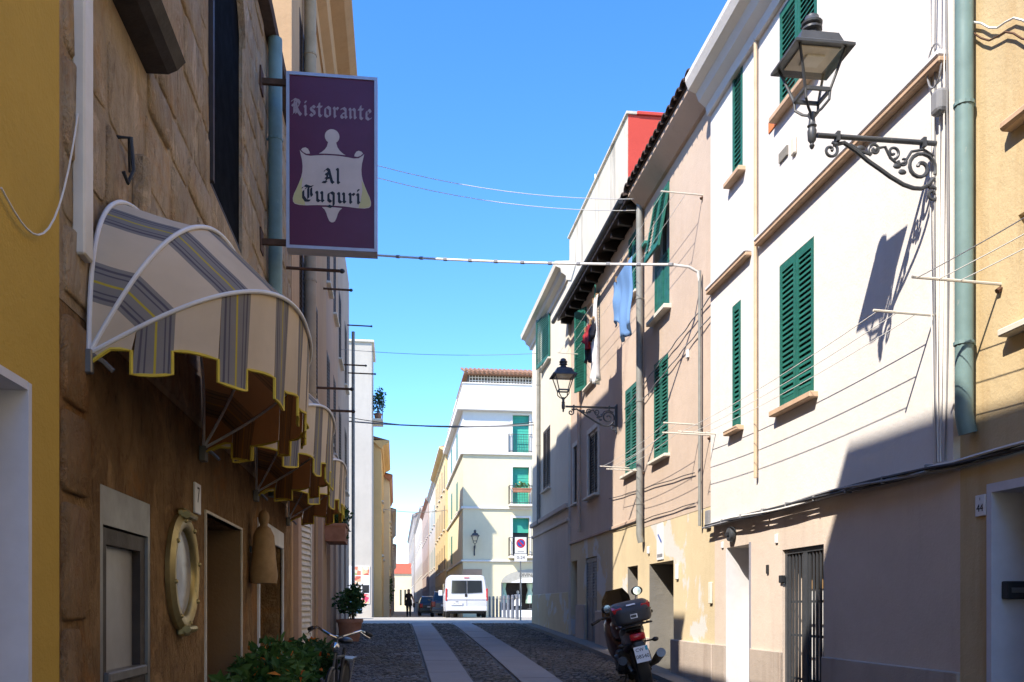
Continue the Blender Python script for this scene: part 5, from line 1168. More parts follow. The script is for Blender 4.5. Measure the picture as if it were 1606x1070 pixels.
cloth('jeans', 'pale blue denim hanging from the high washing line on the tan house', yj0, yj1, ZZ(976, 425, (yj0 + yj1) / 2), [(0, 1.0), (.2, 1.12), (.34, 1.1), (.42, 1.02), (.5, 1.12), (.62, 1.04), (.64, .75), (.85, .66), (1, .7)], m['denim'], seed=2)
yy = RY(932, XO)
cloth('towel', 'long white towel hanging by the open green shutters', RY(938, XO), RY(930, XO), RZ(934, 468, XO), [(0, 1.5), (.5, 1.55), (1, 1.45)], m['cotton'], seed=3)
cloth('shirt', 'small red garment hanging beside the white towel', RY(931, XO), RY(919, XO), RZ(925, 512, XO), [(0, .3), (.4, .42), (.8, .4), (1, .2)], m['redcloth'], d=.58, seed=4)
cloth('trousers', 'dark garment hanging below the red one by the green shutters', RY(927, XO), RY(918, XO), RZ(922, 530, XO), [(0, .5), (.4, .52), (.5, .3), (1, .42)], m['darkcloth'], d=.52, seed=5)
cloth('sock', 'dark sock pegged between the red garment and the towel', RY(936, XO), RY(931, XO), RZ(934, 502, XO), [(0, .3), (1, .34)], m['darkcloth'], d=.6, seed=6)

# ------------------------------------------------------------------ plants and pots
def leaves(b, c, rad, n, size, rnd, up=.3):
    for _ in range(n):
        while True:
            p = Vector((rnd.uniform(-1, 1), rnd.uniform(-1, 1), rnd.uniform(-1, 1)))
            if p.length < 1: break
        p = Vector((c[0] + p.x * rad[0], c[1] + p.y * rad[1], c[2] + p.z * rad[2]))
        d = Vector((rnd.gauss(0, 1), rnd.gauss(0, 1), rnd.gauss(up, .7))).normalized(); w = d.orthogonal().normalized(); w.rotate(Matrix.Rotation(rnd.uniform(0, 6), 3, d)); s = size * rnd.uniform(.6, 1.3); n_ = d.cross(w) * s * .12
        b.add([p, p + d * s * .5 + w * s * .28 + n_, p + d * s, p + d * s * .5 - w * s * .28 + n_], [(0, 1, 2), (0, 2, 3)])
def plant(label, x, y, z, pot_r, pot_h, crown, n, size, seed, mat='leaf', flowers=None, box=None, name='potted_plant'):
    rnd = random.Random(seed); root = thing(name, label, 'plant', (x, y, z)); b = MB(Matrix.Translation((x, y, z)))
    if box:
        w, d = box; b.add([(-w / 2 * .9, -d / 2 * .9, 0), (w / 2 * .9, -d / 2 * .9, 0), (w / 2 * .9, d / 2 * .9, 0), (-w / 2 * .9, d / 2 * .9, 0), (-w / 2, -d / 2, pot_h), (w / 2, -d / 2, pot_h), (w / 2, d / 2, pot_h), (-w / 2, d / 2, pot_h)], [(3, 2, 1, 0), (0, 1, 5, 4), (1, 2, 6, 5), (2, 3, 7, 6), (3, 0, 4, 7)]); b.box(-w / 2 - .015, w / 2 + .015, -d / 2 - .015, d / 2 + .015, pot_h - .05, pot_h + .001)
    else: b.lathe([(pot_r * .72, 0), (pot_r * .95, pot_h * .85), (pot_r * 1.05, pot_h * .86), (pot_r * 1.05, pot_h), (pot_r * .9, pot_h), (pot_r * .88, pot_h * .9), (0, pot_h * .9)], n=20)
    b.build('pot', m['terracotta'], root, smooth=True); M_ = Matrix.Translation((x, y, z + pot_h)); f = MB(M_)
    for c, r, k in crown: leaves(f, c, r, int(n * k), size, rnd)
    f.build('foliage', m[mat], root, fixn=False)['kind'] = 'stuff'; st = MB(M_)
    for c, r, k in crown:
        for _ in range(4): st.tube([(c[0] * .4 + rnd.uniform(-.05, .05), c[1] * .4 + rnd.uniform(-.05, .05), -.05), (c[0] * .8, c[1] * .8, c[2] * .5), (c[0] + rnd.uniform(-.1, .1), c[1] + rnd.uniform(-.1, .1), c[2])], .008, 5)
    st.build('stems', m['wood_brown'], root)
    if flowers:
        fl = MB(M_)
        for c, r, k in crown: leaves(fl, c, tuple(q * 1.05 for q in r), int(n * k * .05) + 1, size * .9, rnd)
        fl.build('flowers', m[flowers], root, fixn=False)['kind'] = 'stuff'
    return root
plant('leafy green bush in a terracotta trough below the trimmed doorway', -1.03, 7.75, G(7.75), 0, .45, [((0, -.3, .28), (.28, .35, .25), 1), ((.03, .2, .32), (.3, .4, .26), 1), ((.1, .6, .26), (.26, .3, .24), .8), ((-.1, -.6, .2), (.2, .2, .2), .5)], 420, .10, 21, flowers='petal', box=(.42, 1.3))
plant('second leafy bush with orange flowers beside the bicycle', -.98, 9.15, G(9.15), 0, .42, [((0, -.25, .24), (.3, .35, .26), 1), ((.1, .25, .24), (.3, .35, .24), 1), ((.2, 0, .3), (.2, .3, .18), .6)], 420, .095, 22, 'leaf2', 'petal', box=(.42, 1.1))
plant('bright leafed low plant at the doorway step', -1.18, 6.6, G(6.6), .16, .3, [((0, 0, .3), (.16, .2, .28), 1)], 200, .09, 25)
plant('potted shrub standing by the shaded left fronts near the crossing', -1.0, 20.3, G(20.3), .28, .5, [((0, 0, .38), (.34, .4, .3), 1), ((.1, .1, .6), (.2, .2, .2), .5)], 420, .10, 23, 'leaf2')
plant('second potted shrub further along the shaded left fronts', -1.02, 21.6, G(21.6), .26, .45, [((0, 0, .35), (.3, .4, .3), 1)], 300, .10, 28, 'leaf2')
plant('terracotta window box of trailing plants hung high on the rose front', XL + .22, 18.7, ZZ(530, 852, 18.7), 0, .35, [((0, -.3, .2), (.2, .3, .2), 1), ((.05, .3, .22), (.22, .3, .22), 1), ((.12, 0, -.1), (.12, .5, .2), .7)], 260, .09, 24, 'leaf2', box=(.42, 1.2), name='window_box')
plant('dark bush on the high balcony of the poster building', XP + .25, YP + 2.2, ZZ(588, 662, 45) + .1, .2, .35, [((0, 0, .5), (.35, .6, .5), 1), ((.1, -.3, .8), (.25, .3, .4), .6)], 320, .13, 26, 'leaf2')
plant('yellow flowers in a box on the balcony over the shop', XY(817, 48), 48 - .42, zq(791) + .6, 0, .22, [((0, 0, .12), (.5, .15, .18), 1)], 120, .12, 27, 'leaf', 'petal_y', box=(1.0, .2), name='window_box')
plant('dark climbing shrub at the foot of the cream far house', XY(606, 57) + .0, 57.0, G(57), .3, .5, [((0, 0, 1.2), (.4, .8, 1.2), 1.5)], 420, .2, 29, 'leaf2')

# ------------------------------------------------------------------ wheels and vehicles
def wheel(parent, M, r, w, spokes=5, moto=False):
    """wheel in local y-z plane, axle along x"""
    t = MB(M); k = r * (.72 if not moto else .70)
    t.lathe([(k, -w * .42), (r * .9, -w * .5), (r * .975, -w * .42), (r, -w * .2), (r, w * .2), (r * .975, w * .42), (r * .9, w * .5), (k, w * .42)], n=32, ax='x')
    to = t.build('wheel', m['rubber'], parent, smooth=True)
    h = MB(M); h.lathe([(k * 1.0, -w * .40), (k * .93, -w * .36), (k * .9, -w * .1), (k * .9, w * .1), (k * .93, w * .36), (k * 1.0, w * .40)], n=32, ax='x'); h.lathe([(0, -w * .42), (r * .14, -w * .4), (r * .15, w * .4), (0, w * .42)], n=12, ax='x')
    for i in range(spokes):
        a = 2 * PI * i / spokes; p, q = (0, math.cos(a) * r * .1, math.sin(a) * r * .1), (0, math.cos(a) * k * .95, math.sin(a) * k * .95)
        h.tube([(w * .2, p[1], p[2]), (w * .25, q[1], q[2])], r * .07, 6); h.tube([(-w * .2, p[1], p[2]), (-w * .25, q[1], q[2])], r * .07, 6)
    h.build('rim', m['steel'] if not moto else m['plastic_black'], to, smooth=True); return to
def loft(b, secs):
    n = len(secs[0]); vs = [p for s in secs for p in s]; fs = []
    for i in range(len(secs) - 1):
        for k in range(n): fs.append((i * n + k, i * n + (k + 1) % n, (i + 1) * n + (k + 1) % n, (i + 1) * n + k))
    fs.append(tuple(range(n - 1, -1, -1))); fs.append(tuple(range((len(secs) - 1) * n, len(secs) * n))); b.add(vs, fs); return b
def rrect(x0, x1, z0, z1, r, y, n=4):
    o = []
    for cx, cz, a0 in ((x1 - r, z1 - r, 0), (x0 + r, z1 - r, PI / 2), (x0 + r, z0 + r, PI), (x1 - r, z0 + r, 1.5 * PI)):
        for k in range(n + 1): a = a0 + PI / 2 * k / n; o.append((cx + r * math.cos(a), y, cz + r * math.sin(a)))
    return o
m['white_car'] = paint('white_van_paint', (.56, .57, .61), .28, .05, bump=.0, spec=.5); m['dark_car'] = paint('dark_blue_car_paint', (.02, .023, .032), .2, .1, bump=0, spec=.6); m['grey_car'] = paint('grey_car_paint', (.11, .105, .115), .25, .1, .3, bump=0, spec=.6); m['blue_car'] = paint('light_blue_car_paint', (.07, .21, .38), .3, .08, bump=0, spec=.5)
def at(x, y, z, rz=0, lean=0): return Matrix.Translation((x, y, z)) @ Matrix.Rotation(rz, 4, 'Z') @ Matrix.Rotation(lean, 4, 'Y')
# --- the white van, rear towards us
vx = (XY(701, 41) + XY(763, 41)) / 2; M_ = at(vx, 41, G(41), R(-1)); van = thing('van', 'white panel van parked at the crossing with rear windows and red lights', 'van', M_.translation)
def vsec(y, hw, z0, z1, tw): 
    pts = [(hw * .97, z0), (hw, z0 + .25), (hw, 1.0), (hw * .985, 1.15), (hw * tw, z1 - .18), (hw * tw * .93, z1 - .04), (hw * tw * .8, z1)]
    return [(x, y, z) for x, z in pts] + [(-x, y, z) for x, z in reversed(pts)]
b = MB(M_); loft(b, [vsec(0, .9, .42, 1.88, .90), vsec(.06, .93, .32, 1.93, .90), vsec(.5, .95, .3, 1.96, .90), vsec(3.0, .95, .3, 1.97, .90), vsec(3.45, .95, .3, 1.93, .89), vsec(4.1, .93, .32, 1.25, .93), vsec(4.7, .88, .34, 1.05, .92), vsec(4.85, .8, .4, .9, .92)]); vb_ = b.build('body', m['white_car'], van, smooth=True)
for sg_ in (-1, 1):
    b = MB(M_); x0, x1 = (-.70, -.02) if sg_ < 0 else (.02, .70); pts = [(x0 + (0 if sg_ > 0 else 0), 1.12), (x1, 1.12 if sg_ < 0 else 1.16), (x1 * (1 if sg_ < 0 else .96), 1.70), (x0 * (.96 if sg_ < 0 else 1), 1.70)]
    b.prism(pts, -.022, .01, 'xz'); b.build('rear_window', m['pane'], van)
    b = MB(M_); b.cbox(sg_ * .93 - .05, sg_ * .93 + .03, -.03, .2, .78, 1.34, .02) if sg_ > 0 else b.cbox(-.96, -.88, -.03, .2, .78, 1.34, .02); b.build('tail_light', m['red_lens'], van)
    wheel(van, M_ @ Matrix.Translation((sg_ * .83, .85, .32)), .32, .2); wheel(van, M_ @ Matrix.Translation((sg_ * .83, 3.9, .32)), .32, .2)
    b = MB(M_); b.cbox(sg_ * 1.08 - .1, sg_ * 1.08 + .1, 3.35, 3.45, 1.05, 1.32, .03); b.build('mirror', m['white_car'], van)
    b = MB(M_); b.box(sg_ * .958 - .004, sg_ * .958 + .004, 2.5, 3.3, 1.16, 1.62); b.build('side_window', m['pane'], van)
b = MB(M_); b.cbox(-.92, .92, -.09, .1, .32, .52, .03); b.build('bumper', m['white_car'], van)
b = MB(M_); b.cbox(-.9, .9, -.03, .01, .83, .93, .012); b.build('door_trim', m['white_car'], van)
b = MB(M_); b.cbox(-.09, .02, -.03, .0, .96, 1.10, .015); b.build('door_handle', m['plastic_black'], van)
b = MB(M_); b.box(-.005, .005, -.008, .01, .53, 1.72); b.build('door_gap', m['ink'], van)
b = MB(M_); b.box(-.72, -.2, -.05, -.02, .60, .71); po = b.build('licence_plate', m['plate'], van); text('CW 318 SJ', .085, TXT_F(M_ @ Vector((-.46, -.052, .655))), m['ink'], po)
b = MB(M_); b.cbox(-.5, -.38, -.03, 0, .715, .745, .006); b.build('plate_lamp', m['plastic_black'], van)
b = MB(M_); b.box(-.8, .8, .1, 4.5, .2, .33); b.build('underbody', m['rubber'], van)
b = MB(M_); b.cbox(-.12, .12, -.02, .02, 1.80, 1.84, .01); b.build('brake_light', m['red_lens'], van)
# --- cars
def car(label, x, y, rz, L, W_, H_, paintm, est=False):
    M_ = at(x, y, G(y), rz); c = thing('parked_car', label, 'car', M_.translation, 'cars parked beyond the crossing'); hw = W_ / 2
    def sec(yy, k, zt): 
        pts = [(hw * .92 * k, .22), (hw * k, .42), (hw * k, .62), (hw * .96 * k, zt), (hw * .6 * k, zt + .03)]; return [(p, yy, q) for p, q in pts] + [(-p, yy, q) for p, q in reversed(pts)]
    b = MB(M_); loft(b, [sec(0, .86, .78), sec(.08, .95, .86), sec(.5, 1, .9), sec(L * .62, 1, .9), sec(L * .82, .98, .82), sec(L * .96, .92, .7), sec(L, .8, .62)]); b.build('body', paintm, c, smooth=True)
    def cs(yy, z, k): return [(hw * k, yy, z), (-hw * k, yy, z)]
    b = MB(M_); yb = .12 if est else .35
    A = [(yb, .9), (yb + .28, H_ - .06), (yb + .6, H_), (L * .45, H_), (L * .53, H_ - .06), (L * .72, .9)]
    vs = []; 
    for yy, z in A: k = .94 if z < 1 else .74; vs += [(hw * k, yy, z), (-hw * k, yy, z)]
    n = len(A); b.add(vs, [tuple(range(0, 2 * n, 2)), tuple(range(2 * n - 1, 0, -2))] + [(2 * i, 2 * i + 1, 2 * i + 3, 2 * i + 2) for i in range(n - 1)]); b.build('roof', paintm, c, bev=.02)
    def pan(P, nm='window'):
        b = MB(M_); b.add(P, [tuple(range(len(P)))]); b.build(nm, m['pane'], c, fixn=False)
    e = .012; pan([(hw * .80, yb + .03 - e, .97), (-hw * .80, yb + .03 - e, .97), (-hw * .66, yb + .25 - e, H_ - .11), (hw * .66, yb + .25 - e, H_ - .11)], 'rear_window')
    pan([(hw * .80, L * .70 + e, .96), (-hw * .80, L * .70 + e, .96), (-hw * .66, L * .55 + e, H_ - .12), (hw * .66, L * .55 + e, H_ - .12)], 'windscreen')
    for s_ in (1, -1):
        pan([(s_ * (hw * .93 + e), yb + .25, .96), (s_ * (hw * .93 + e), L * .64, .96), (s_ * (hw * .765 + e), L * .52, H_ - .1), (s_ * (hw * .765 + e), yb + .42, H_ - .1)], 'side_window')
        b = MB(M_); b.cbox(s_ * hw * .80 - .11, s_ * hw * .80 + .11, -.02, .12, .6, .9, .03); b.build('tail_light', m['red_lens'], c)
        for yy in (.7, L - .75): wheel(c, M_ @ Matrix.Translation((s_ * (hw - .1), yy, .3)), .3, .19)
        b = MB(M_); b.cbox(s_ * (hw + .06) - .09, s_ * (hw + .06) + .09, L * .6, L * .6 + .1, .93, 1.06, .03); b.build('mirror', paintm, c)
        b = MB(M_); b.cbox(s_ * hw * .68 - .14, s_ * hw * .68 + .14, L - .16, L - .03, .58, .7, .03); b.build('headlight', m['steel'], c)
    b = MB(M_); b.cbox(-hw * .95, hw * .95, -.06, .1, .3, .52, .04); b.build('bumper', paintm, c)
    b = MB(M_); b.box(-.26, .26, -.03, .02, .62, .73); b.build('licence_plate', m['plate'], c); return c
car('dark blue car with red tail lights parked beyond the grey one', (XY(657, 66) + XY(657, 66) + 1.72) / 2, 66, R(0), 4.1, 1.72, 1.46, m['dark_car'])
car('grey hatchback parked in front of the white van', XY(675, 52) + .86, 52, R(-2), 4.0, 1.70, 1.50, m['grey_car'], True)
car('pale blue car standing in the cross street by the poster wall', XY(566, 38) - 3.9, 39.0, R(-90), 3.9, 1.65, 1.42, m['blue_car'], True)

# --- bollards and no-parking sign
pts = [(768, 44), (774, 43.6), (779.5, 43.1), (785, 42.4), (791, 41.0), (797, 40), (804, 38.6), (811, 37.2)]
labs = ['slim grey steel bollard in the row between the van and the shop']
for i, (u, y) in enumerate(pts):
    x = XY(u, y); r = .058 if i < 4 else .068; o = thing('bollard', labs[0] if i < 4 else 'thicker blue grey bollard in the row right before the shop', 'bollard', (x, y, G(y)), 'row of steel bollards in front of the shop'); b = MB(Matrix.Translation((x, y, G(y))))
    b.lathe([(r, -.05), (r, .98), (r * .8, 1.02), (0, 1.03)], n=12); b.build('post', m['blue_grey'] if i >= 4 else m['pipe_grey'], o, smooth=True)
    b = MB(Matrix.Translation((x, y, G(y)))); b.lathe([(r + .004, .85), (r + .008, .86), (r + .008, .9), (r + .004, .91)], n=12); b.build('ring', m['steel'], o, smooth=True)
y = 34.0; x = XY(816.5, y); o = thing('traffic_sign', 'no parking sign with 0-24 plate on a grey post before the shop', 'traffic sign', (x, y, G(y))); zt = ZZ(816, 843, y)
b = MB(); b.tube([(x, y, G(y) - .1), (x, y, zt - .02)], .03, 10); b.build('post', m['steel'], o, smooth=True)
b = MB(); z0 = ZZ(816, 868, y); b.cbox(x - .22, x + .22, y - .05, y - .032, z0, zt, .006); p1 = b.build('sign_plate', m['plate'], o)
zc_ = z0 + (zt - z0) * .62
def disc(r0, r1, mat, d, nm):
    b = MB(FF(y)); n = 28; vs = [(x + r * math.cos(2 * PI * k / n), d, zc_ + r * math.sin(2 * PI * k / n)) for r in (r0, r1) for k in range(n)]; b.add(vs, [(k, (k + 1) % n, n + (k + 1) % n, n + k) for k in range(n)] if r0 > 0 else [tuple(range(n, 2 * n))]); b.build(nm, mat, p1, fixn=False)
disc(0, .15, m['blue_print'], .052, 'blue_disc'); disc(.125, .17, m['red_print'], .054, 'red_ring')
b = MB(FF(y)); a = .09; t = .02; b.quad((x - a - t, .056, zc_ + a - t), (x - a + t, .056, zc_ + a + t), (x + a + t, .056, zc_ - a + t), (x + a - t, .056, zc_ - a - t)); b.build('red_bar', m['red_print'], p1, fixn=False)
b = MB(FF(y)); b.box(x - .12, x + .12, .0505, .052, z0 + .05, z0 + .075); b.build('small_print', m['cable_grey'], p1)
b = MB(); z1 = ZZ(816, 881, y); b.cbox(x - .24, x + .24, y - .05, y - .032, z1, z0 - .02, .006); p2 = b.build('time_plate', m['plate'], o); text('0-24', .17, TXT_F((x, y - .0515, (z1 + z0) / 2 - .01)), m['ink'], p2)

# --- motorcycle, rear towards us, leaning on its side stand
m['bike_red'] = paint('dark_red_motorcycle_paint', (.04, .004, .007), .3, .1, bump=0, spec=.6); m['topcase'] = paint('dark_grey_top_case', (.045, .045, .05), .5, .15); m['screen'] = glass('tinted_windscreen', (.10, .075, .05), .1)
m['chrome'] = paint('chrome', (.6, .6, .6), .15, .05, .9, bump=0)
bx_, by_ = XY(1020, 11.35) - .02, 11.35; HD = R(-7.5); MM = at(bx_, by_, G(by_) + .0, HD, R(-13)); moto = thing('motorcycle', 'dark red touring motorcycle with a black top case parked by the tan house', 'motorcycle', MM.translation)
T = Matrix.Translation
wheel(moto, MM @ T((0, .18, .31)), .31, .17, 6, True); wheel(moto, MM @ T((0, 1.62, .30)), .30, .12, 6, True)
def P_(nm, f, mat, sm=True, par=None, **k):
    b = MB(MM); f(b); return b.build(nm, mat, par or moto, smooth=sm, **k)
P_('swingarm', lambda b: (b.tube([(.11, .18, .31), (.10, .75, .42)], .03, 8), b.tube([(-.11, .18, .31), (-.10, .75, .42)], .03, 8)), m['plastic_black'])
def hull(b, secs): loft(b, [rrect(-w, w, z0, z1, min(w, (z1 - z0) / 2) * .6, y) for y, w, z0, z1 in secs])
P_('tail_fairing', lambda b: hull(b, [(-.20, .06, .72, .80), (-.12, .10, .68, .86), (.1, .15, .62, .88), (.4, .16, .56, .86), (.6, .13, .5, .8)]), m['bike_red'], sub=1)
P_('rear_mudguard', lambda b: hull(b, [(-.28, .05, .50, .55), (-.24, .07, .50, .72), (-.1, .08, .62, .74), (.15, .08, .64, .7)]), m['plastic_black'])
P_('seat', lambda b: hull(b, [(.0, .13, .82, .90), (.15, .16, .80, .91), (.45, .15, .76, .86), (.75, .12, .76, .84), (.85, .09, .78, .83)]), m['plastic_black'], sub=1)
P_('fuel_tank', lambda b: hull(b, [(.78, .1, .74, .86), (.9, .17, .7, .98), (1.1, .19, .68, 1.03), (1.25, .16, .72, 1.0), (1.32, .1, .78, .92)]), m['bike_red'], sub=1)
P_('fairing', lambda b: hull(b, [(.95, .2, .42, .72), (1.15, .25, .38, .88), (1.4, .27, .42, 1.02), (1.6, .22, .55, 1.08), (1.75, .12, .7, 1.0), (1.8, .05, .78, .92)]), m['bike_red'], sub=1)
P_('engine', lambda b: (b.cbox(-.2, .2, .7, 1.15, .25, .6, .05), b.lathe([(.13, -.24), (.15, -.2), (.15, .2), (.13, .24)], (0, .85, .4), 16, 'x')), m['plastic_black'])
P_('windscreen', lambda b: b.add([(-.24, 1.45, 1.02), (-.12, 1.62, 1.02), (.12, 1.62, 1.02), (.24, 1.45, 1.02), (-.20, 1.25, 1.30), (-.1, 1.38, 1.36), (.1, 1.38, 1.36), (.20, 1.25, 1.30), (-.12, 1.2, 1.42), (.12, 1.2, 1.42)], [(0, 1, 5, 4), (1, 2, 6, 5), (2, 3, 7, 6), (4, 5, 8), (5, 6, 9, 8), (6, 7, 9)]), m['screen'])
P_('handlebar', lambda b: b.tube([(-.40, 1.02, 1.02), (-.25, 1.15, 1.06), (0, 1.22, 1.04), (.25, 1.15, 1.06), (.40, 1.02, 1.02)], .014, 8), m['plastic_black'])
for s_ in (1, -1):
    P_('grip', lambda b: b.tube([(s_ * .43, .99, 1.01), (s_ * .31, 1.09, 1.045)], .022, 8), m['rubber'])
    P_('mirror_stalk', lambda b: b.tube([(s_ * .22, 1.30, 1.05), (s_ * .27, 1.28, 1.2), (s_ * .30, 1.25, 1.27)] if s_ > 0 else [(-.2, 1.25, 1.02), (-.2, 1.2, 1.1), (-.16, 1.16, 1.14)], .010, 6), m['chrome'])
    mx_, my_, mz_ = (.32, 1.25, 1.33) if s_ > 0 else (-.16, 1.15, 1.17)
    mo = P_('mirror', lambda b: b.ball((mx_, my_, mz_), (.085, .03, .065), 14, 8), m['plastic_black'])
    P_('mirror_glass', lambda b: b.lathe([(0, 0), (.055, 0), (.056, -.003), (0, -.004)], (mx_, my_ - .028, mz_), 18, 'y'), m['chrome'], par=mo)
    P_('indicator', lambda b: (b.tube([(s_ * .08, -.14, .70), (s_ * .19, -.16, .70)], .011, 6), b.ball((s_ * .22, -.17, .70), (.045, .035, .03), 10, 6)), m['plastic_black'])
    P_('side_rack', lambda b: b.tube([(s_ * .12, .35, .86), (s_ * .15, .1, .92), (s_ * .14, -.12, .93), (s_ * .06, -.2, .93)], .012, 6), m['plastic_black'])
    P_('footpeg', lambda b: b.tube([(s_ * .14, .62, .36), (s_ * .28, .6, .36)], .015, 6), m['rubber'])
    P_('fork', lambda b: b.tube([(s_ * .1, 1.62, .3), (s_ * .1, 1.38, .95)], .024, 8), m['steel'])
P_('exhaust', lambda b: b.tube([(.16, .9, .3), (.2, .5, .34), (.24, .3, .4), (.25, -.2, .52)], [.03, .03, .055, .06], 12), m['steel'])
P_('silencer', lambda b: b.tube([(-.24, .3, .4), (-.25, -.2, .52)], [.05, .058], 12), m['plastic_black'])
P_('tail_light', lambda b: b.cbox(-.10, .10, -.235, -.14, .735, .825, .025), m['red_lens'])
lp_ = P_('licence_plate', lambda b: b.add([(-.09, -.315, .46), (.09, -.315, .46), (.09, -.262, .66), (-.09, -.262, .66), (-.09, -.309, .46), (.09, -.309, .46), (.09, -.256, .66), (-.09, -.256, .66)], [(0, 1, 2, 3), (7, 6, 5, 4), (0, 4, 5, 1), (3, 2, 6, 7), (0, 3, 7, 4), (1, 5, 6, 2)]), m['plate'], False)
def plate_text(s, x, z, size):
    Mx = MM @ frame((x, -.2625 - (.66 - z) * .265 - .0035, z), (1, 0, 0), (0, .256, .967), (0, -.967, .256)); return text(s, size, Mx, m['ink'], lp_)
plate_text('CW', -.02, .615, .06); plate_text('08540', 0, .53, .068)
P_('blue_strip', lambda b: b.quad((.055, -.2795, .60), (.085, -.2795, .60), (.085, -.266, .652), (.055, -.266, .652)), paint('cyan_print', (.03, .35, .45), .4, .1), False, lp_)
tc_ = P_('top_case', lambda b: loft(b, [rrect(-.17, .17, .97, 1.12, .05, -.30), rrect(-.24, .24, .955, 1.20, .08, -.26), rrect(-.265, .265, .95, 1.25, .09, -.08), rrect(-.25, .25, .95, 1.25, .09, .08), rrect(-.17, .17, .97, 1.2, .07, .17)]), m['topcase'], sub=1)
for s_ in (1, -1): P_('reflector', lambda b: loft(b, [[(s_ * .10, -.285, 1.13), (s_ * .23, -.255, 1.12), (s_ * .245, -.235, 1.17), (s_ * .14, -.272, 1.175)], [(s_ * .10, -.22, 1.185), (s_ * .23, -.2, 1.17), (s_ * .24, -.13, 1.205), (s_ * .15, -.16, 1.225)]]), m['red_lens'], False, tc_)
P_('case_seam', lambda b: b.tube([(x, y, 1.105) for x, y in [(-.262, -.02), (-.25, -.2), (-.19, -.278), (0, -.292), (.19, -.278), (.25, -.2), (.262, -.02)]], .005, 4), m['ink'], False, tc_)
pb_ = P_('case_label', lambda b: b.box(-.04, .05, -.297, -.29, 1.02, 1.075), m['plate'], False, tc_)
P_('case_emblem', lambda b: b.add([(-.06, -.262, 1.188), (.06, -.262, 1.188), (.055, -.235, 1.206), (-.055, -.235, 1.206)], [(0, 1, 2, 3)]), m['plate'], False, tc_)
P_('rack', lambda b: (b.box(-.14, .14, -.2, .12, .92, .945), b.tube([(-.2, .1, .93), (-.22, -.2, .93), (0, -.28, .935), (.22, -.2, .93), (.2, .1, .93)], .012, 6)), m['plastic_black'])
P_('side_stand', lambda b: b.tube([(-.1, .8, .3), (-.3, .72, -.03)], .014, 6), m['plastic_black'])

# --- bicycle among the plants
MBk = at(-.60, 8.75, G(8.75), R(176), R(-6)); bk = thing('bicycle', 'black bicycle with pale handlebar leaning by the planters', 'bicycle', MBk.translation)
def B_(nm, f, mat, par=None):
    b = MB(MBk); f(b); return b.build(nm, mat, par or bk, smooth=True)
for y in (-.52, .52):
    wo = B_('wheel', lambda b: b.lathe([(.31, -.016), (.335, -.012), (.34, 0), (.335, .012), (.31, .016)], (0, y, .34), 36, 'x'), m['rubber'])
    def spk(b):
        for k in range(18): a = 2 * PI * k / 18; b.tube([(.015 * (-1) ** k, y, .34), (0, y + .31 * math.cos(a), .34 + .31 * math.sin(a))], .0025, 4)
        b.lathe([(.02, -.04), (.02, .04)], (0, y, .34), 10, 'x')
    B_('spokes', spk, m['steel'], wo)
    B_('mudguard', lambda b: b.tube([(0, y + .37 * math.cos(a), .34 + .37 * math.sin(a)) for a in [R(20) + R(140) * k / 12 for k in range(13)]], .018, 6), m['plastic_black'])
B_('frame', lambda b: (b.tube([(0, .40, .86), (0, -.12, .32)], .017, 8), b.tube([(0, -.12, .32), (0, -.25, .86)], .016, 8), b.tube([(0, -.24, .78), (0, .39, .80)], .016, 8), b.tube([(0, -.12, .32), (.05, -.52, .34)], .010, 6), b.tube([(0, -.24, .78), (.05, -.52, .34)], .010, 6)), m['iron'])
B_('fork', lambda b: (b.tube([(0, .38, .94), (0, .42, .72), (.05, .52, .34)], .012, 6), b.tube([(0, .42, .72), (-.05, .52, .34)], .012, 6)), m['steel'])
B_('handlebar', lambda b: b.tube([(-.28, .22, 1.03), (-.2, .34, 1.06), (-.06, .42, 1.0), (0, .40, .98), (.06, .42, 1.0), (.2, .34, 1.06), (.28, .22, 1.03)], .012, 8), m['chrome'])
for s_ in (1, -1):
    B_('grip', lambda b: b.tube([(s_ * .285, .20, 1.025), (s_ * .24, .29, 1.045)], .02, 8), m['rubber']); B_('brake_lever', lambda b: b.tube([(s_ * .2, .36, 1.05), (s_ * .25, .34, 1.02), (s_ * .28, .26, 1.0)], .007, 5), m['chrome'])
    B_('pedal', lambda b: (b.tube([(s_ * .05, -.12, .32), (s_ * .09, -.12 + s_ * .12, .32 - s_ * .1)], .011, 6), b.box(min(s_ * .09, s_ * .18), max(s_ * .09, s_ * .18), -.16 + s_ * .12, -.08 + s_ * .12, .31 - s_ * .1, .33 - s_ * .1)), m['rubber'])
B_('saddle', lambda b: b.ball((0, -.28, .93), (.075, .14, .035), 12, 8), m['plastic_black']); B_('headlamp', lambda b: b.ball((0, .48, .90), (.045, .05, .045), 12, 8), m['chrome'])
B_('stem', lambda b: b.tube([(0, .38, .86), (0, .40, 1.0)], .014, 8), m['chrome']); B_('basket_rack', lambda b: (b.box(-.08, .08, -.72, -.3, .74, .755), b.tube([(.06, -.68, .74), (.04, -.52, .36)], .006, 5), b.tube([(-.06, -.68, .74), (-.04, -.52, .36)], .006, 5)), m['steel'])

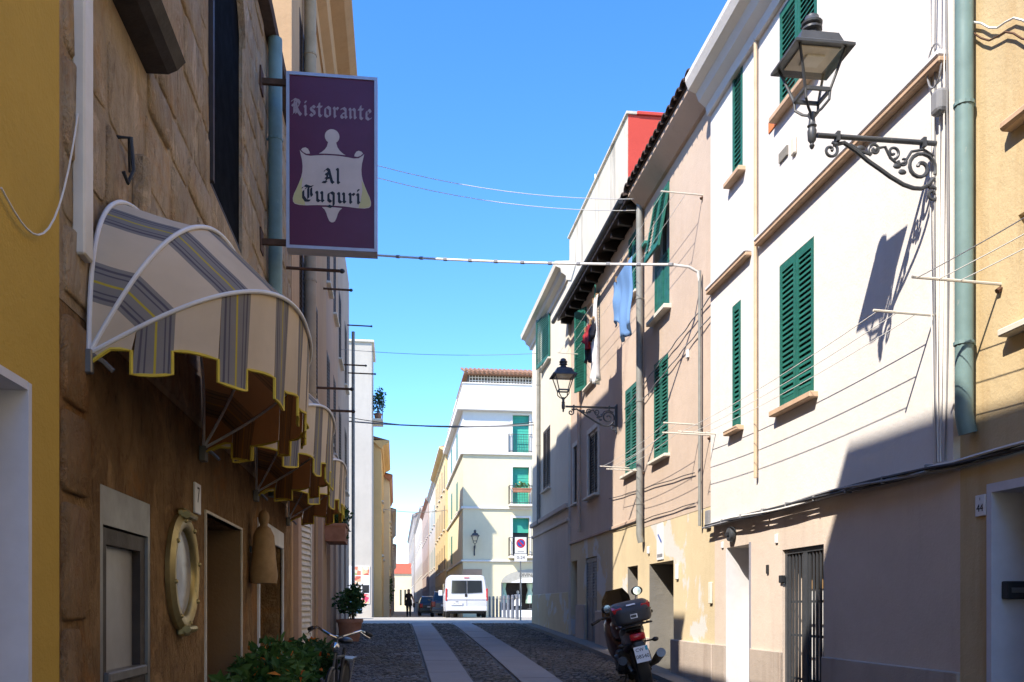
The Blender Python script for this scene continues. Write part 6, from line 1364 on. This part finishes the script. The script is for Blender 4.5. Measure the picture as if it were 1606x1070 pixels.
# --- walking person far down the street
px_, py_ = XY(641, 57), 57.0; PM = at(px_, py_, G(py_), R(180)); per = thing('person', 'person in black walking towards us with one bare arm swinging and a dark bag', 'person', PM.translation)
J = {'pel': (0, 0, .95), 'wst': (0, .0, 1.08), 'chest': (0, -.01, 1.32), 'neck': (0, 0, 1.47), 'h0': (0, .02, 1.56), 'h1': (0, .02, 1.66),
     'ls': (.17, 0, 1.40), 'le': (.23, -.05, 1.14), 'lw': (.24, .08, .92), 'lh': (.24, .11, .84), 'rs': (-.17, 0, 1.40), 're': (-.27, -.02, 1.15), 'rw': (-.33, .08, .95), 'rh': (-.35, .1, .88),
     'lk': (.09, .16, .52), 'la': (.09, .10, .10), 'lt': (.09, .26, .05), 'll': (.09, .02, .90), 'rl': (-.09, 0, .90), 'rk': (-.09, -.04, .50), 'ra': (-.09, -.26, .14), 'rt': (-.09, -.14, .05)}
RADS = {'pel': .15, 'wst': .125, 'chest': .15, 'neck': .058, 'h0': .085, 'h1': .085, 'ls': .062, 'le': .045, 'lw': .034, 'lh': .04, 'rs': .062, 're': .045, 'rw': .034, 'rh': .04, 'll': .10, 'lk': .066, 'la': .05, 'lt': .04, 'rl': .10, 'rk': .066, 'ra': .05, 'rt': .04}
ED_ = [('pel', 'wst'), ('wst', 'chest'), ('chest', 'neck'), ('neck', 'h0'), ('h0', 'h1'), ('chest', 'ls'), ('ls', 'le'), ('le', 'lw'), ('lw', 'lh'), ('chest', 'rs'), ('rs', 're'), ('re', 'rw'), ('rw', 'rh'), ('pel', 'll'), ('ll', 'lk'), ('lk', 'la'), ('la', 'lt'), ('pel', 'rl'), ('rl', 'rk'), ('rk', 'ra'), ('ra', 'rt')]
RADS = {k: v * (1.18 if k not in ('h0', 'h1', 'neck') else 1.05) for k, v in RADS.items()}
ks = list(J); me = bpy.data.meshes.new('body'); me.from_pydata([J[k] for k in ks], [(ks.index(a), ks.index(b_)) for a, b_ in ED_], [])
tmp = bpy.data.objects.new('tmp', me); COL.objects.link(tmp); sk = tmp.modifiers.new('skin', 'SKIN'); sv = me.skin_vertices[0].data
for i, k in enumerate(ks): r = RADS[k]; sv[i].radius = (r, r * (.75 if k in ('chest', 'wst', 'pel') else 1)); sv[i].use_root = (k == 'pel')
sb = tmp.modifiers.new('sub', 'SUBSURF'); sb.levels = 2; sb.render_levels = 2
dg = bpy.context.evaluated_depsgraph_get(); bm_ = bpy.data.meshes.new_from_object(tmp.evaluated_get(dg)); bpy.data.objects.remove(tmp)
m['skin'] = paint('skin', (.55, .33, .24), .6, .08, bump=0); m['blackcloth'] = paint('black_clothes', (.013, .012, .016), .9, .2); m['hair'] = paint('ash_hair', (.35, .28, .22), .7, .3)
bm_.materials.clear()
for k in ('skin', 'blackcloth'): bm_.materials.append(m[k])
for p in bm_.polygons:
    c = p.center; arm = c.x < -.19 and c.z < 1.30; p.material_index = 0 if (c.z > 1.46 or arm or (c.x > .2 and c.z < .9)) else 1; p.use_smooth = True
bm_.transform(PM.to_3x3().to_4x4()); bo_ = bpy.data.objects.new('body', bm_); COL.objects.link(bo_); bo_.parent = per; WPOS[bo_.name] = PM.translation.copy()
b = MB(PM); b.ball((0, -.02, 1.66), (.095, .105, .11), 14, 10); b.ball((0, -.06, 1.56), (.09, .06, .1), 12, 8); b.build('hair', m['hair'], per, smooth=True)
b = MB(PM); b.ball((0, .105, 1.60), (.014, .02, .02), 8, 6); b.build('nose', m['skin'], per, smooth=True)
b = MB(PM)
for s_ in (1, -1): b.ball((s_ * .034, .095, 1.63), (.028, .012, .018), 8, 6)
b.build('sunglasses', m['ink'], per, smooth=True)
b = MB(PM); b.lathe([(.19, 1.1), (.2, .95), (.24, .72), (.235, .71), (.18, .95)], n=16); b.build('tunic', m['blackcloth'], per, smooth=True)
bg_ = thing('handbag', 'black bag hanging beside the walking person', 'bag', PM @ Vector((-.33, -.05, .62))); b = MB(PM); b.cbox(-.40, -.26, -.18, .1, .60, .88, .03); b.build('bag', m['blackcloth'], bg_); b = MB(PM); b.tube([(-.33, -.15, .87), (-.30, -.08, 1.1), (-.22, -.02, 1.40), (-.28, .03, 1.1), (-.33, .07, .87)], .01, 5); b.build('strap', m['blackcloth'], bg_)
